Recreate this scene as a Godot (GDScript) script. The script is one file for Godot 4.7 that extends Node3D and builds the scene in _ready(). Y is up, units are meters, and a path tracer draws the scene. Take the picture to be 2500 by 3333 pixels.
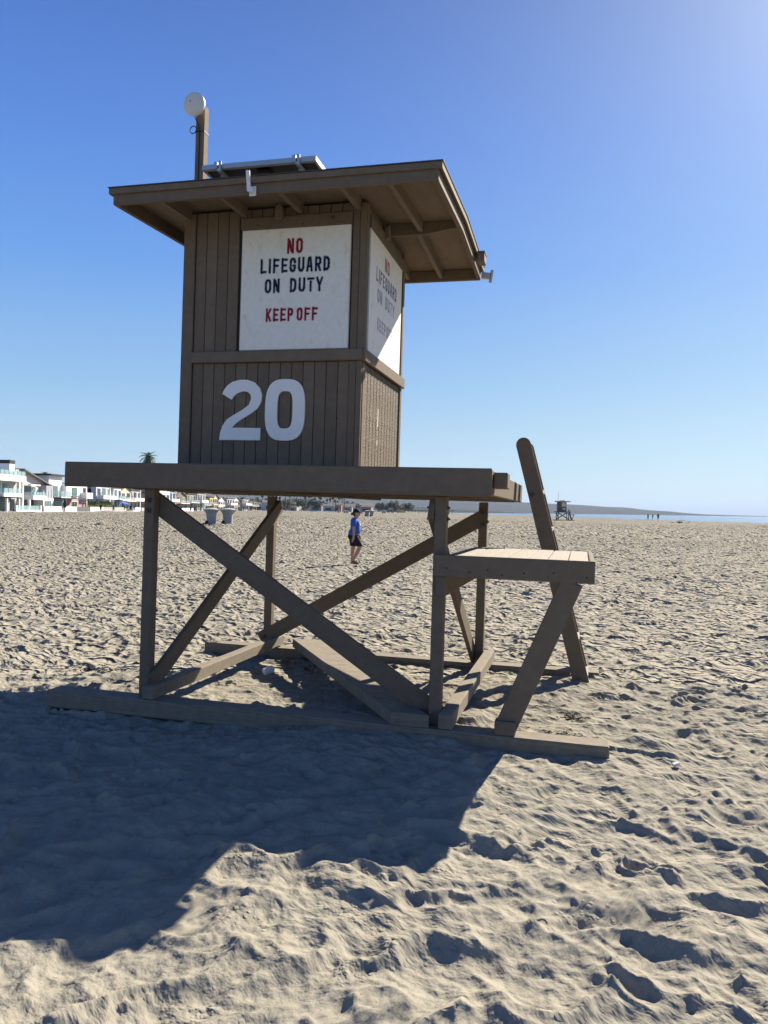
extends Node3D
# Distances: x to the side, y up, d = metres away from the camera (z = -d).

var rng := RandomNumberGenerator.new()
var used := {}
var M := {}
var EXPO := 2.5
const SUN_AZ := 37.0
const SUN_EL := 33.8

func P(x: float, y: float, d: float) -> Vector3:
	return Vector3(x, y, -d)

func lin(r: float, g: float, b: float) -> Color:
	return Color(r, g, b).linear_to_srgb()

# ---------------------------------------------------------------- naming
func numbered(called: String) -> String:
	var n: int = used.get(called, 0)
	used[called] = n + 1
	return called if n == 0 else "%s_%03d" % [called, n]

func tag(o: Node, label: String, category: String, group := "") -> void:
	o.set_meta("label", label)
	o.set_meta("category", category)
	if group != "":
		o.set_meta("group", group)

func thing(called: String, label: String, category: String, at: Vector3, group := "") -> Node3D:
	var o := Node3D.new()
	o.name = numbered(called)
	add_child(o, true)
	o.position = at
	tag(o, label, category, group)
	return o

func obj(called: String, mesh: Mesh, m: Material, parent: Node = null, xf := Transform3D.IDENTITY) -> MeshInstance3D:
	var o := MeshInstance3D.new()
	o.name = called if parent != null else numbered(called)
	o.mesh = mesh
	if m != null:
		o.material_override = m
	o.transform = xf
	(self if parent == null else parent).add_child(o, true)
	return o

func copy_of(src: Node3D, label: String, at: Vector3, turn := 0.0, size := 1.0) -> Node3D:
	var r: Node3D = src.duplicate()
	r.name = numbered(String(src.name).rstrip("_0123456789"))
	add_child(r, true)
	r.transform = Transform3D(Basis(Vector3.UP, turn).scaled(Vector3.ONE * size), at)
	if label != "":
		r.set_meta("label", label)
	return r

# ---------------------------------------------------------------- mesh helpers
func begin() -> SurfaceTool:
	var st := SurfaceTool.new()
	st.begin(Mesh.PRIMITIVE_TRIANGLES)
	return st

func tri(st: SurfaceTool, a: Vector3, b: Vector3, c: Vector3, out: Vector3) -> void:
	var n := (c - a).cross(b - a)
	if n.length_squared() < 1e-16:
		return
	n = n.normalized()
	if n.dot(out) < 0.0:
		n = -n
		var t := b
		b = c
		c = t
	st.set_normal(n)
	st.add_vertex(a)
	st.set_normal(n)
	st.add_vertex(b)
	st.set_normal(n)
	st.add_vertex(c)

func quad(st: SurfaceTool, a: Vector3, b: Vector3, c: Vector3, d: Vector3, out: Vector3) -> void:
	tri(st, a, b, c, out)
	tri(st, a, c, d, out)

# a box with chamfered edges, half sizes h
func cbox(st: SurfaceTool, xf: Transform3D, h: Vector3, bev: float) -> void:
	var b: float = min(bev, min(h.x, min(h.y, h.z)) * 0.45)
	var s := [-1.0, 1.0]
	for ax in 3:
		var u := (ax + 1) % 3
		var w := (ax + 2) % 3
		for sa in s:
			var q := []
			for k in [[-1, -1], [1, -1], [1, 1], [-1, 1]]:
				var p := Vector3.ZERO
				p[ax] = sa * h[ax]
				p[u] = k[0] * (h[u] - b)
				p[w] = k[1] * (h[w] - b)
				q.append(xf * p)
			var n := Vector3.ZERO
			n[ax] = sa
			quad(st, q[0], q[1], q[2], q[3], xf.basis * n)
		if b > 0.0001:
			for su in s:
				for sw in s:
					var q2 := []
					for k in [[-1, 0], [1, 0], [1, 1], [-1, 1]]:
						var p := Vector3.ZERO
						p[ax] = k[0] * (h[ax] - b)
						p[u] = su * (h[u] - (b if k[1] == 1 else 0.0))
						p[w] = sw * (h[w] - (b if k[1] == 0 else 0.0))
						q2.append(xf * p)
					var n := Vector3.ZERO
					n[u] = su
					n[w] = sw
					quad(st, q2[0], q2[1], q2[2], q2[3], xf.basis * n)
	if b > 0.0001:
		for sx in s:
			for sy in s:
				for sz in s:
					var c := Vector3(sx, sy, sz) * (h - Vector3(b, b, b))
					tri(st, xf * (c + Vector3(sx * b, 0, 0)), xf * (c + Vector3(0, sy * b, 0)), xf * (c + Vector3(0, 0, sz * b)), xf.basis * Vector3(sx, sy, sz))

var box_cache := {}
func box_mesh(size: Vector3, bev := 0.0) -> Mesh:
	var key := "%.4f %.4f %.4f %.4f" % [size.x, size.y, size.z, bev]
	if not box_cache.has(key):
		var st := begin()
		cbox(st, Transform3D.IDENTITY, size * 0.5, bev)
		box_cache[key] = st.commit()
	return box_cache[key]

# a plain box given by its corners in x, y, d
func slab(parent: Node, called: String, x0: float, x1: float, y0: float, y1: float, d0: float, d1: float, m: Material, bev := 0.0) -> MeshInstance3D:
	return obj(called, box_mesh(Vector3(absf(x1 - x0), absf(y1 - y0), absf(d1 - d0)), bev), m, parent, Transform3D(Basis.IDENTITY, P((x0 + x1) / 2, (y0 + y1) / 2, (d0 + d1) / 2)))

# a board whose own x axis runs along its length (so the grain does too). axis 0 = x, 1 = y, 2 = d
func board(parent: Node, called: String, x0: float, x1: float, y0: float, y1: float, d0: float, d1: float, axis: int, m: Material, bev := 0.005) -> MeshInstance3D:
	var s := Vector3(absf(x1 - x0), absf(y1 - y0), absf(d1 - d0))
	var B := Basis.IDENTITY
	var size := s
	if axis == 1:
		B = Basis(Vector3.UP, Vector3.LEFT, Vector3.BACK)
		size = Vector3(s.y, s.x, s.z)
	elif axis == 2:
		B = Basis(Vector3.FORWARD, Vector3.UP, Vector3.RIGHT)
		size = Vector3(s.z, s.y, s.x)
	return obj(called, box_mesh(size, bev), m, parent, Transform3D(B, P((x0 + x1) / 2, (y0 + y1) / 2, (d0 + d1) / 2)))

# a board from a to b; side = direction of the thickness w, h is the other width
func beam(parent: Node, called: String, a: Vector3, b: Vector3, side: Vector3, w: float, h: float, m: Material, bev := 0.005) -> MeshInstance3D:
	var x := (b - a).normalized()
	var z := (side - x * side.dot(x)).normalized()
	var y := z.cross(x)
	return obj(called, box_mesh(Vector3((b - a).length(), h, w), bev), m, parent, Transform3D(Basis(x, y, z), (a + b) / 2))

func cyl(st: SurfaceTool, a: Vector3, b: Vector3, ra: float, rb: float, n := 12, caps := true) -> void:
	var x := (b - a).normalized()
	var u := x.cross(Vector3.UP if absf(x.y) < 0.9 else Vector3.RIGHT).normalized()
	var w := x.cross(u)
	for i in n:
		var t0 := TAU * i / n
		var t1 := TAU * (i + 1) / n
		var n0 := u * cos(t0) + w * sin(t0)
		var n1 := u * cos(t1) + w * sin(t1)
		var q := [[a + n0 * ra, n0], [a + n1 * ra, n1], [b + n1 * rb, n1], [b + n0 * rb, n0]]
		for k in ([0, 1, 2, 0, 2, 3] if (q[2][0] - q[0][0]).cross(q[1][0] - q[0][0]).dot(n0 + n1) > 0 else [0, 2, 1, 0, 3, 2]):
			st.set_normal(q[k][1])
			st.add_vertex(q[k][0])
		if caps:
			tri(st, a, a + n0 * ra, a + n1 * ra, -x)
			tri(st, b, b + n0 * rb, b + n1 * rb, x)

func rod(parent: Node, called: String, a: Vector3, b: Vector3, ra: float, rb: float, m: Material, n := 12) -> MeshInstance3D:
	var st := begin()
	cyl(st, a, b, ra, rb, n)
	return obj(called, st.commit(), m, parent)

# lathe: profile of (radius, height) about the y axis
func lathe(prof: Array, n := 24) -> Mesh:
	var st := begin()
	for i in prof.size() - 1:
		var p0: Vector2 = prof[i]
		var p1: Vector2 = prof[i + 1]
		var nr := Vector2(p1.y - p0.y, -(p1.x - p0.x)).normalized()
		for k in n:
			var t0 := TAU * k / n
			var t1 := TAU * (k + 1) / n
			var e0 := Vector3(cos(t0), 0, sin(t0))
			var e1 := Vector3(cos(t1), 0, sin(t1))
			var y := Vector3.UP
			quad(st, e0 * p0.x + y * p0.y, e1 * p0.x + y * p0.y, e1 * p1.x + y * p1.y, e0 * p1.x + y * p1.y, (e0 + e1) * nr.x + y * nr.y * 2.0)
	return st.commit()

# a flat outline (x, y) given thickness along z, facing +z
func plate(pts: PackedVector2Array, depth: float) -> Mesh:
	var st := begin()
	plate_into(st, pts, depth)
	return st.commit()

func plate_into(st: SurfaceTool, pts: PackedVector2Array, depth: float) -> void:
	var ids := Geometry2D.triangulate_polygon(pts)
	for i in range(0, ids.size(), 3):
		var a := pts[ids[i]]
		var b := pts[ids[i + 1]]
		var c := pts[ids[i + 2]]
		tri(st, Vector3(a.x, a.y, depth), Vector3(b.x, b.y, depth), Vector3(c.x, c.y, depth), Vector3.BACK)
		tri(st, Vector3(a.x, a.y, 0), Vector3(b.x, b.y, 0), Vector3(c.x, c.y, 0), Vector3.FORWARD)
	var cw := Geometry2D.is_polygon_clockwise(pts)
	for i in pts.size():
		var a := pts[i]
		var b := pts[(i + 1) % pts.size()]
		var e := b - a
		var o := Vector2(e.y, -e.x) * (-1.0 if cw else 1.0)
		quad(st, Vector3(a.x, a.y, 0), Vector3(b.x, b.y, 0), Vector3(b.x, b.y, depth), Vector3(a.x, a.y, depth), Vector3(o.x, o.y, 0))

# ---------------------------------------------------------------- bodies: tapered capsules joined smoothly, meshed as surface nets
# bones: [a, b, ra, rb]; cuts: [normal, distance] half spaces that are kept where normal.p < distance
func body(bones: Array, cell: float, k: float, cuts := []) -> Mesh:
	var lo := Vector3.INF
	var hi := -Vector3.INF
	for q in bones:
		var r: float = max(q[2], q[3]) + k + 2.0 * cell
		for e in 2:
			lo = lo.min(q[e] - Vector3.ONE * r)
			hi = hi.max(q[e] + Vector3.ONE * r)
	var nx := int((hi.x - lo.x) / cell) + 2
	var ny := int((hi.y - lo.y) / cell) + 2
	var nz := int((hi.z - lo.z) / cell) + 2
	var g := PackedFloat32Array()
	g.resize(nx * ny * nz)
	g.fill(1.0)
	for q in bones:
		var a: Vector3 = q[0]
		var b: Vector3 = q[1]
		var ra: float = q[2]
		var rb: float = q[3]
		var ab := b - a
		var l2: float = max(ab.length_squared(), 1e-9)
		var r: float = max(ra, rb) + k + cell
		var i0 := Vector3i(((a.min(b) - Vector3.ONE * r - lo) / cell).floor()).clamp(Vector3i.ZERO, Vector3i(nx - 1, ny - 1, nz - 1))
		var i1 := Vector3i(((a.max(b) + Vector3.ONE * r - lo) / cell).ceil()).clamp(Vector3i.ZERO, Vector3i(nx - 1, ny - 1, nz - 1))
		for z in range(i0.z, i1.z + 1):
			for y in range(i0.y, i1.y + 1):
				for x in range(i0.x, i1.x + 1):
					var p := lo + Vector3(x, y, z) * cell
					var t: float = clampf((p - a).dot(ab) / l2, 0.0, 1.0)
					var d := (p - a - ab * t).length() - lerpf(ra, rb, t)
					var id := (z * ny + y) * nx + x
					var e := g[id]
					var h: float = max(k - absf(e - d), 0.0) / k
					g[id] = min(e, d) - h * h * k * 0.25
	if cuts.size() > 0:
		for z in nz:
			for y in ny:
				for x in nx:
					var id := (z * ny + y) * nx + x
					if g[id] < 0.5:
						var p := lo + Vector3(x, y, z) * cell
						for c in cuts:
							g[id] = max(g[id], (c[0] as Vector3).dot(p) - (c[1] as float))
	var vid := PackedInt32Array()
	vid.resize(nx * ny * nz)
	vid.fill(-1)
	var vs := PackedVector3Array()
	var ns := PackedVector3Array()
	var corner := []
	for c in 8:
		corner.append(Vector3i(c & 1, (c >> 1) & 1, (c >> 2) & 1))
	var sx := 1
	var sy := nx
	var sz := nx * ny
	var off := PackedInt32Array()
	for c in 8:
		off.append(corner[c].x * sx + corner[c].y * sy + corner[c].z * sz)
	var edges := [[0, 1], [2, 3], [4, 5], [6, 7], [0, 2], [1, 3], [4, 6], [5, 7], [0, 4], [1, 5], [2, 6], [3, 7]]
	for z in nz - 1:
		for y in ny - 1:
			for x in nx - 1:
				var id := z * sz + y * sy + x
				var neg := 0
				for c in 8:
					if g[id + off[c]] < 0.0:
						neg += 1
				if neg == 0 or neg == 8:
					continue
				var sum := Vector3.ZERO
				var n := 0
				for e in edges:
					var g0 := g[id + off[e[0]]]
					var g1 := g[id + off[e[1]]]
					if (g0 < 0.0) != (g1 < 0.0):
						sum += Vector3(corner[e[0]]).lerp(Vector3(corner[e[1]]), g0 / (g0 - g1))
						n += 1
				vid[id] = vs.size()
				vs.append(lo + (Vector3(x, y, z) + sum / n) * cell)
				var gr := Vector3(g[id + 1] + g[id + 1 + sy] + g[id + 1 + sz] + g[id + 1 + sy + sz] - g[id] - g[id + sy] - g[id + sz] - g[id + sy + sz],
					g[id + sy] + g[id + sy + 1] + g[id + sy + sz] + g[id + sy + sz + 1] - g[id] - g[id + 1] - g[id + sz] - g[id + sz + 1],
					g[id + sz] + g[id + sz + 1] + g[id + sz + sy] + g[id + sz + sy + 1] - g[id] - g[id + 1] - g[id + sy] - g[id + sy + 1])
				ns.append(gr.normalized())
	var ix := PackedInt32Array()
	var steps := [sx, sy, sz]
	for z in range(1, nz - 1):
		for y in range(1, ny - 1):
			for x in range(1, nx - 1):
				var id := z * sz + y * sy + x
				var inside := g[id] < 0.0
				for ax in 3:
					if inside == (g[id + steps[ax]] < 0.0):
						continue
					var s1: int = steps[(ax + 1) % 3]
					var s2: int = steps[(ax + 2) % 3]
					var q := [vid[id], vid[id - s1], vid[id - s1 - s2], vid[id - s2]]
					if q[0] < 0 or q[1] < 0 or q[2] < 0 or q[3] < 0:
						continue
					if inside:
						ix.append_array(PackedInt32Array([q[0], q[2], q[1], q[0], q[3], q[2]]))
					else:
						ix.append_array(PackedInt32Array([q[0], q[1], q[2], q[0], q[2], q[3]]))
	var arr := []
	arr.resize(Mesh.ARRAY_MAX)
	arr[Mesh.ARRAY_VERTEX] = vs
	arr[Mesh.ARRAY_NORMAL] = ns
	arr[Mesh.ARRAY_INDEX] = ix
	var me := ArrayMesh.new()
	me.add_surface_from_arrays(Mesh.PRIMITIVE_TRIANGLES, arr)
	return me

# ---------------------------------------------------------------- textures and materials
func noise(freq: float, seed_: int, oct := 3) -> FastNoiseLite:
	var n := FastNoiseLite.new()
	n.noise_type = FastNoiseLite.TYPE_SIMPLEX_SMOOTH
	n.seed = seed_
	n.frequency = freq
	n.fractal_type = FastNoiseLite.FRACTAL_FBM
	n.fractal_octaves = oct
	return n

# tone of painted timber: faint grain along u, blotches, a few dings; tiles
func timber_tone(seed_: int, grain: float, blotch: float) -> Texture2D:
	var w := 256
	var im := Image.create(w, w, false, Image.FORMAT_RGB8)
	var na := noise(1.0, seed_, 3)
	var nb := noise(1.0, seed_ + 7, 3)
	for y in w:
		for x in w:
			var t := TAU * x / w
			var s := TAU * y / w
			var a := na.get_noise_3d(cos(t) * 0.5 + 9.0, sin(t) * 0.5, y * 0.22)
			var f: float = minf(1.0, minf(y, w - y) / 24.0)
			var b := nb.get_noise_3d(cos(t) * 1.6, sin(t) * 1.6 + cos(s) * 1.3, sin(s) * 1.3)
			var v: float = 0.9 + a * grain * f + b * blotch
			v = clampf(v, 0.3, 1.0)
			im.set_pixel(x, y, Color(v, v * 0.995, v * 0.985))
	im.generate_mipmaps()
	return ImageTexture.create_from_image(im)

# relief from a height function already in an image (L8/RF)
func relief(im: Image, strength: float) -> Texture2D:
	var c: Image = im.duplicate()
	c.convert(Image.FORMAT_RGBA8)
	c.bump_map_to_normal_map(strength)
	return ImageTexture.create_from_image(c)

func mat(albedo: Color, rough := 0.8, tone: Texture2D = null, scale := 1.0, normal: Texture2D = null, nscale := 1.0, spec := 0.4, world := false) -> StandardMaterial3D:
	var m := StandardMaterial3D.new()
	m.albedo_color = albedo
	m.roughness = rough
	m.metallic_specular = spec
	if tone != null or normal != null:
		m.uv1_triplanar = true
		m.uv1_world_triplanar = world
		m.uv1_scale = Vector3.ONE * scale
		m.uv1_triplanar_sharpness = 4.0
	if tone != null:
		m.albedo_texture = tone
	if normal != null:
		m.normal_enabled = true
		m.normal_texture = normal
		m.normal_scale = nscale
	return m

func glass(tint: Color, alpha: float) -> StandardMaterial3D:
	var m := StandardMaterial3D.new()
	m.albedo_color = Color(tint.r, tint.g, tint.b, alpha)
	m.transparency = BaseMaterial3D.TRANSPARENCY_ALPHA
	m.roughness = 0.05
	return m

# ---------------------------------------------------------------- sand
const TOX := -1.9375
const TOZ := 6.1479
var n_low: FastNoiseLite
var n_mid: FastNoiseLite
var n_fine: FastNoiseLite
var n_warp: FastNoiseLite
var n_bowl: FastNoiseLite
var n_dimple: FastNoiseLite
var n_wave: FastNoiseLite
var n_tone: FastNoiseLite
var n_pock: FastNoiseLite

func tower_xz(x: float, d: float) -> Vector2:
	return Vector2(0.969 * (x - TOX) - 0.247 * (d - TOZ), 0.247 * (x - TOX) + 0.969 * (d - TOZ))

# the lie of the beach without its small relief
func ground(x: float, d: float) -> float:
	var h := 0.56 * smoothstep(-30.0, -62.0, x)
	h = max(h, 0.47 * smoothstep(24.0, 60.0, d) * (1.0 - smoothstep(5.0, 40.0, x)))
	h = max(h, 0.55 * smoothstep(110.0, 420.0, d) * (1.0 - smoothstep(20.0, 60.0, x)))
	h -= 0.07 * (1.0 - smoothstep(2.2, 4.6, d))
	if x > 60.0:
		h += 0.14 * exp(-pow((x - 78.5) / 5.0, 2.0))
		if x > 80.0:
			h -= (x - 80.0) * 0.085
	return h

# hollows left by old footprints meet in ridges: bowls round scattered points
const TRACKS := [[-14.0, 13.0, 9.0, 62.0], [-12.2, 13.0, 10.9, 62.0], [-30.0, 26.0, 20.0, 44.0], [-30.0, 27.9, 20.0, 45.9], [4.0, 20.0, 60.0, 95.0], [5.9, 19.6, 61.9, 94.6], [8.0, 16.5, 75.0, 60.0], [-46.0, 60.0, 40.0, 72.0]]
func in_track(x: float, d: float) -> float:
	var best := 0.0
	for t in TRACKS:
		if d < t[1] or d > t[3]:
			continue
		var e: float = x - lerpf(t[0], t[2], (d - t[1]) / (t[3] - t[1])) - sin(d * 0.21 + t[0]) * 0.25
		var slope: float = (t[2] - t[0]) / (t[3] - t[1])
		e = absf(e) / sqrt(1.0 + slope * slope)
		best = maxf(best, 1.0 - smoothstep(0.13, 0.24, e))
	return best

func relief_at(x: float, d: float, fine: float) -> float:
	var w := n_warp.get_noise_2d(x, d) * 0.22
	var w2 := n_warp.get_noise_2d(x + 71.0, d - 33.0) * 0.22
	var a := n_low.get_noise_2d(x, d)
	var b := n_bowl.get_noise_2d(x + w, (d + w2) * 1.4) + 1.0
	var c := n_dimple.get_noise_2d(x - w2 * 0.6, d + w * 0.6) + 1.0
	var soft := smoothstep(-0.35, 0.45, n_mid.get_noise_2d(x, d))
	var v := n_wave.get_noise_2d(x * 0.85 + w * 0.8, d * 1.15 + w2 * 0.8)
	return a * 0.035 + wave * (0.4 - absf(v) * 1.5) + bowl * (b * b - 0.35) * (0.75 + 0.5 * a) + dimple * (c * c - 0.35) * soft + (n_fine.get_noise_2d(x, d) * 0.008 + (n_pock.get_noise_2d(x + w, d) + 0.4) * 0.008 * (1.05 - soft)) * fine

var wave := 0.034
var bowl := 0.068
var dimple := 0.026

# [x, d, half length, half width, turn, depth, rim]
func footprints(x0: float, x1: float, d0: float, d1: float, per_m2: float, seed_: int, big: float) -> Array:
	rng.seed = seed_
	var out := []
	for i in int((x1 - x0) * (d1 - d0) * per_m2):
		var old := rng.randf()
		out.append([rng.randf_range(x0, x1), rng.randf_range(d0, d1), rng.randf_range(0.09, 0.15) * big, rng.randf_range(0.05, 0.085) * big, rng.randf() * TAU, lerpf(0.024, 0.006, old) * (0.7 + 0.6 * rng.randf()), lerpf(0.55, 0.25, old), lerpf(3.2, 1.6, old)])
	return out

func sand_patch(me: ArrayMesh, m: Material, x0: float, x1: float, d0: float, d1: float, cell: float, stamps: Array, clods: int, hole := Rect2(), fine := 1.0, rough := 1.0) -> void:
	var nx := int((x1 - x0) / cell) + 1
	var nd := int((d1 - d0) / cell) + 1
	var cx := (x1 - x0) / (nx - 1)
	var cd := (d1 - d0) / (nd - 1)
	var H := PackedFloat32Array()
	H.resize(nx * nd)
	var G := PackedFloat32Array()
	G.resize(nx * nd)
	for j in nd:
		var d := d0 + j * cd
		for i in nx:
			var x := x0 + i * cx
			G[j * nx + i] = ground(x, d)
			H[j * nx + i] = relief_at(x, d, fine) * rough
			if d0 > 7.0 and d < 100.0:
				var tr := in_track(x, d)
				if tr > 0.0:
					H[j * nx + i] = lerpf(H[j * nx + i], H[j * nx + i] * 0.25 - 0.03, tr)
	for s in stamps:
		var la: float = s[2]
		var lb: float = s[3]
		var R := la * 2.0
		var i0: int = max(0, int((s[0] - R - x0) / cx))
		var i1: int = min(nx - 1, int((s[0] + R - x0) / cx) + 1)
		var j0: int = max(0, int((s[1] - R - d0) / cd))
		var j1: int = min(nd - 1, int((s[1] + R - d0) / cd) + 1)
		if i0 > i1 or j0 > j1:
			continue
		var ct := cos(s[4]) / la
		var sn := sin(s[4]) / la
		var ct2 := cos(s[4]) / lb
		var sn2 := sin(s[4]) / lb
		var dep: float = s[5]
		var rim: float = s[6]
		var pw: float = s[7]
		for j in range(j0, j1 + 1):
			var dd: float = d0 + j * cd - s[1]
			for i in range(i0, i1 + 1):
				var dx: float = x0 + i * cx - s[0]
				var u := dx * ct + dd * sn
				var v := -dx * sn2 + dd * ct2
				var r2 := u * u + v * v
				if r2 > 5.0:
					continue
				var r := sqrt(r2)
				var k := (r - 1.38) / 0.34
				H[j * nx + i] += dep * (rim * exp(-k * k) * (1.0 + 0.5 * u) - exp(-pow(r, pw)) * (1.0 + 0.25 * u))
	var heap := Vector2.ZERO
	for q in clods:
		if q % 24 == 0:
			heap = Vector2(rng.randf_range(x0, x1), rng.randf_range(d0, d1))
		var px: float = heap.x + rng.randfn() * 0.13
		var pd: float = heap.y + rng.randfn() * 0.09
		if q % 6 == 5:
			px = rng.randf_range(x0, x1)
			pd = rng.randf_range(d0, d1)
		var pr := 0.008 + 0.018 * pow(rng.randf(), 3.0)
		var ph := pr * rng.randf_range(0.4, 0.9)
		for j in range(max(0, int((pd - pr * 1.5 - d0) / cd)), min(nd, int((pd + pr * 1.5 - d0) / cd) + 2)):
			for i in range(max(0, int((px - pr * 1.5 - x0) / cx)), min(nx, int((px + pr * 1.5 - x0) / cx) + 2)):
				var q2 := (Vector2(x0 + i * cx, d0 + j * cd) - Vector2(px, pd)).length_squared() / (pr * pr)
				if q2 < 1.0:
					H[j * nx + i] += ph * sqrt(1.0 - q2)
	# round the lifeguard tower the sand is lower in relief and lies against the beams
	if d0 < 12.0 and d1 > 4.0 and cell < 0.09:
		for j in nd:
			for i in nx:
				var t := tower_xz(x0 + i * cx, d0 + j * cd)
				if t.x > -1.6 and t.x < 4.4 and t.y > -1.2 and t.y < 3.4:
					var e: float = smoothstep(-1.6, -0.6, t.x) * (1.0 - smoothstep(3.6, 4.4, t.x)) * smoothstep(-1.2, -0.2, t.y) * (1.0 - smoothstep(2.7, 3.4, t.y))
					var id := j * nx + i
					var b := 0.045 if t.y > 0.05 else 0.005 + 0.08 * (smoothstep(0.4, 1.8, t.x) - 0.85 * smoothstep(2.0, 2.9, t.x))
					H[id] = lerpf(H[id], H[id] * 0.7 + b, e)
	var vs := PackedVector3Array()
	var ns := PackedVector3Array()
	var cs := PackedColorArray()
	vs.resize(nx * nd)
	ns.resize(nx * nd)
	cs.resize(nx * nd)
	for j in nd:
		for i in nx:
			var id := j * nx + i
			H[id] += G[id]
	for j in nd:
		for i in nx:
			var id := j * nx + i
			vs[id] = Vector3(x0 + i * cx, H[id], -(d0 + j * cd))
			var tn := 1.0 + 0.16 * n_tone.get_noise_2d(x0 + i * cx, (d0 + j * cd) * 1.7)
			cs[id] = Color(tn, tn * (0.995 + 0.01 * tn), tn)
			var ia := id - 1 if i > 0 else id
			var ib := id + 1 if i < nx - 1 else id
			var ja := id - nx if j > 0 else id
			var jb := id + nx if j < nd - 1 else id
			ns[id] = Vector3(-(H[ib] - H[ia]) / (cx * (2 if ib - ia == 2 else 1)), 1.0, (H[jb] - H[ja]) / (cd * (2 if jb - ja == 2 * nx else 1))).normalized()
	var ix := PackedInt32Array()
	ix.resize((nx - 1) * (nd - 1) * 6)
	var k := 0
	for j in nd - 1:
		for i in nx - 1:
			if hole.has_area() and x0 + i * cx > hole.position.x and x0 + (i + 1) * cx < hole.end.x and d0 + j * cd > hole.position.y and d0 + (j + 1) * cd < hole.end.y:
				continue
			var a := j * nx + i
			ix[k] = a
			ix[k + 1] = a + nx
			ix[k + 2] = a + 1
			ix[k + 3] = a + 1
			ix[k + 4] = a + nx
			ix[k + 5] = a + nx + 1
			k += 6
	ix.resize(k)
	# the edge of the sheet is turned down so that no gap shows where it meets the next
	var rims := []
	for i in nx:
		rims.append([i, 0])
	for j in range(1, nd):
		rims.append([nx - 1, j])
	for i in range(nx - 2, -1, -1):
		rims.append([i, nd - 1])
	for j in range(nd - 2, -1, -1):
		rims.append([0, j])
	var first := vs.size()
	for q in rims:
		var id: int = q[1] * nx + q[0]
		vs.append(vs[id] - Vector3(0, cell * 2.0 + 0.08, 0))
		ns.append(ns[id])
		cs.append(cs[id])
	for q in rims.size() - 1:
		var a: int = rims[q][1] * nx + rims[q][0]
		var b: int = rims[q + 1][1] * nx + rims[q + 1][0]
		ix.append_array(PackedInt32Array([a, b, first + q, b, first + q + 1, first + q]))
	var arr := []
	arr.resize(Mesh.ARRAY_MAX)
	arr[Mesh.ARRAY_VERTEX] = vs
	arr[Mesh.ARRAY_NORMAL] = ns
	arr[Mesh.ARRAY_COLOR] = cs
	arr[Mesh.ARRAY_INDEX] = ix
	me.add_surface_from_arrays(Mesh.PRIMITIVE_TRIANGLES, arr)
	me.surface_set_material(me.get_surface_count() - 1, m)

# a normal map from heights in metres over a square that tiles
func normals_of(h: PackedFloat32Array, size: int, metres: float, gain := 1.0) -> Texture2D:
	var im := Image.create(size, size, false, Image.FORMAT_RGB8)
	var k := gain * size / metres * 0.5
	for y in size:
		var yu := ((y + size - 1) % size) * size
		var yd := ((y + 1) % size) * size
		for x in size:
			var gx := (h[y * size + (x + 1) % size] - h[y * size + (x + size - 1) % size]) * k
			var gy := (h[yd + x] - h[yu + x]) * k
			var n := Vector3(-gx, gy, 1.0).normalized()
			im.set_pixel(x, y, Color(n.x * 0.5 + 0.5, n.y * 0.5 + 0.5, n.z * 0.5 + 0.5))
	return ImageTexture.create_from_image(im)

func stamp(h: PackedFloat32Array, size: int, la: float, lb: float, dep: float, rim: float) -> void:
	var t := rng.randf() * TAU
	var cx := int(rng.randf() * size)
	var cy := int(rng.randf() * size)
	var R := int(la * 1.9)
	var c := cos(t)
	var s := sin(t)
	for j in range(-R, R + 1):
		for i in range(-R, R + 1):
			var u := (i * c + j * s) / la
			var v := (-i * s + j * c) / lb
			var r := sqrt(u * u + v * v)
			if r < 2.2:
				var k := (r - 1.3) / 0.33
				h[posmod(cy + j, size) * size + posmod(cx + i, size)] += dep * (rim * exp(-k * k) - exp(-r * r * r))

# trodden sand for the beach at some distance
func trodden(size: int, metres: float, seed_: int) -> Texture2D:
	rng.seed = seed_
	var h := PackedFloat32Array()
	h.resize(size * size)
	var n := noise(1.0, seed_, 4)
	for y in size:
		for x in size:
			var a := TAU * x / size
			var b := TAU * y / size
			h[y * size + x] = n.get_noise_3d(cos(a) * 2.2, sin(a) * 2.2 + cos(b) * 2.2, sin(b) * 2.2) * 0.05
	var px := size / metres
	for s in int(metres * metres * 16.0):
		stamp(h, size, rng.randf_range(0.08, 0.16) * px, rng.randf_range(0.045, 0.085) * px, rng.randf_range(0.012, 0.045), 0.5)
	for s in int(metres * metres * 60.0):
		stamp(h, size, rng.randf_range(0.025, 0.06) * px, rng.randf_range(0.02, 0.045) * px, rng.randf_range(-0.012, 0.014), 0.3)
	return normals_of(h, size, metres)

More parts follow.
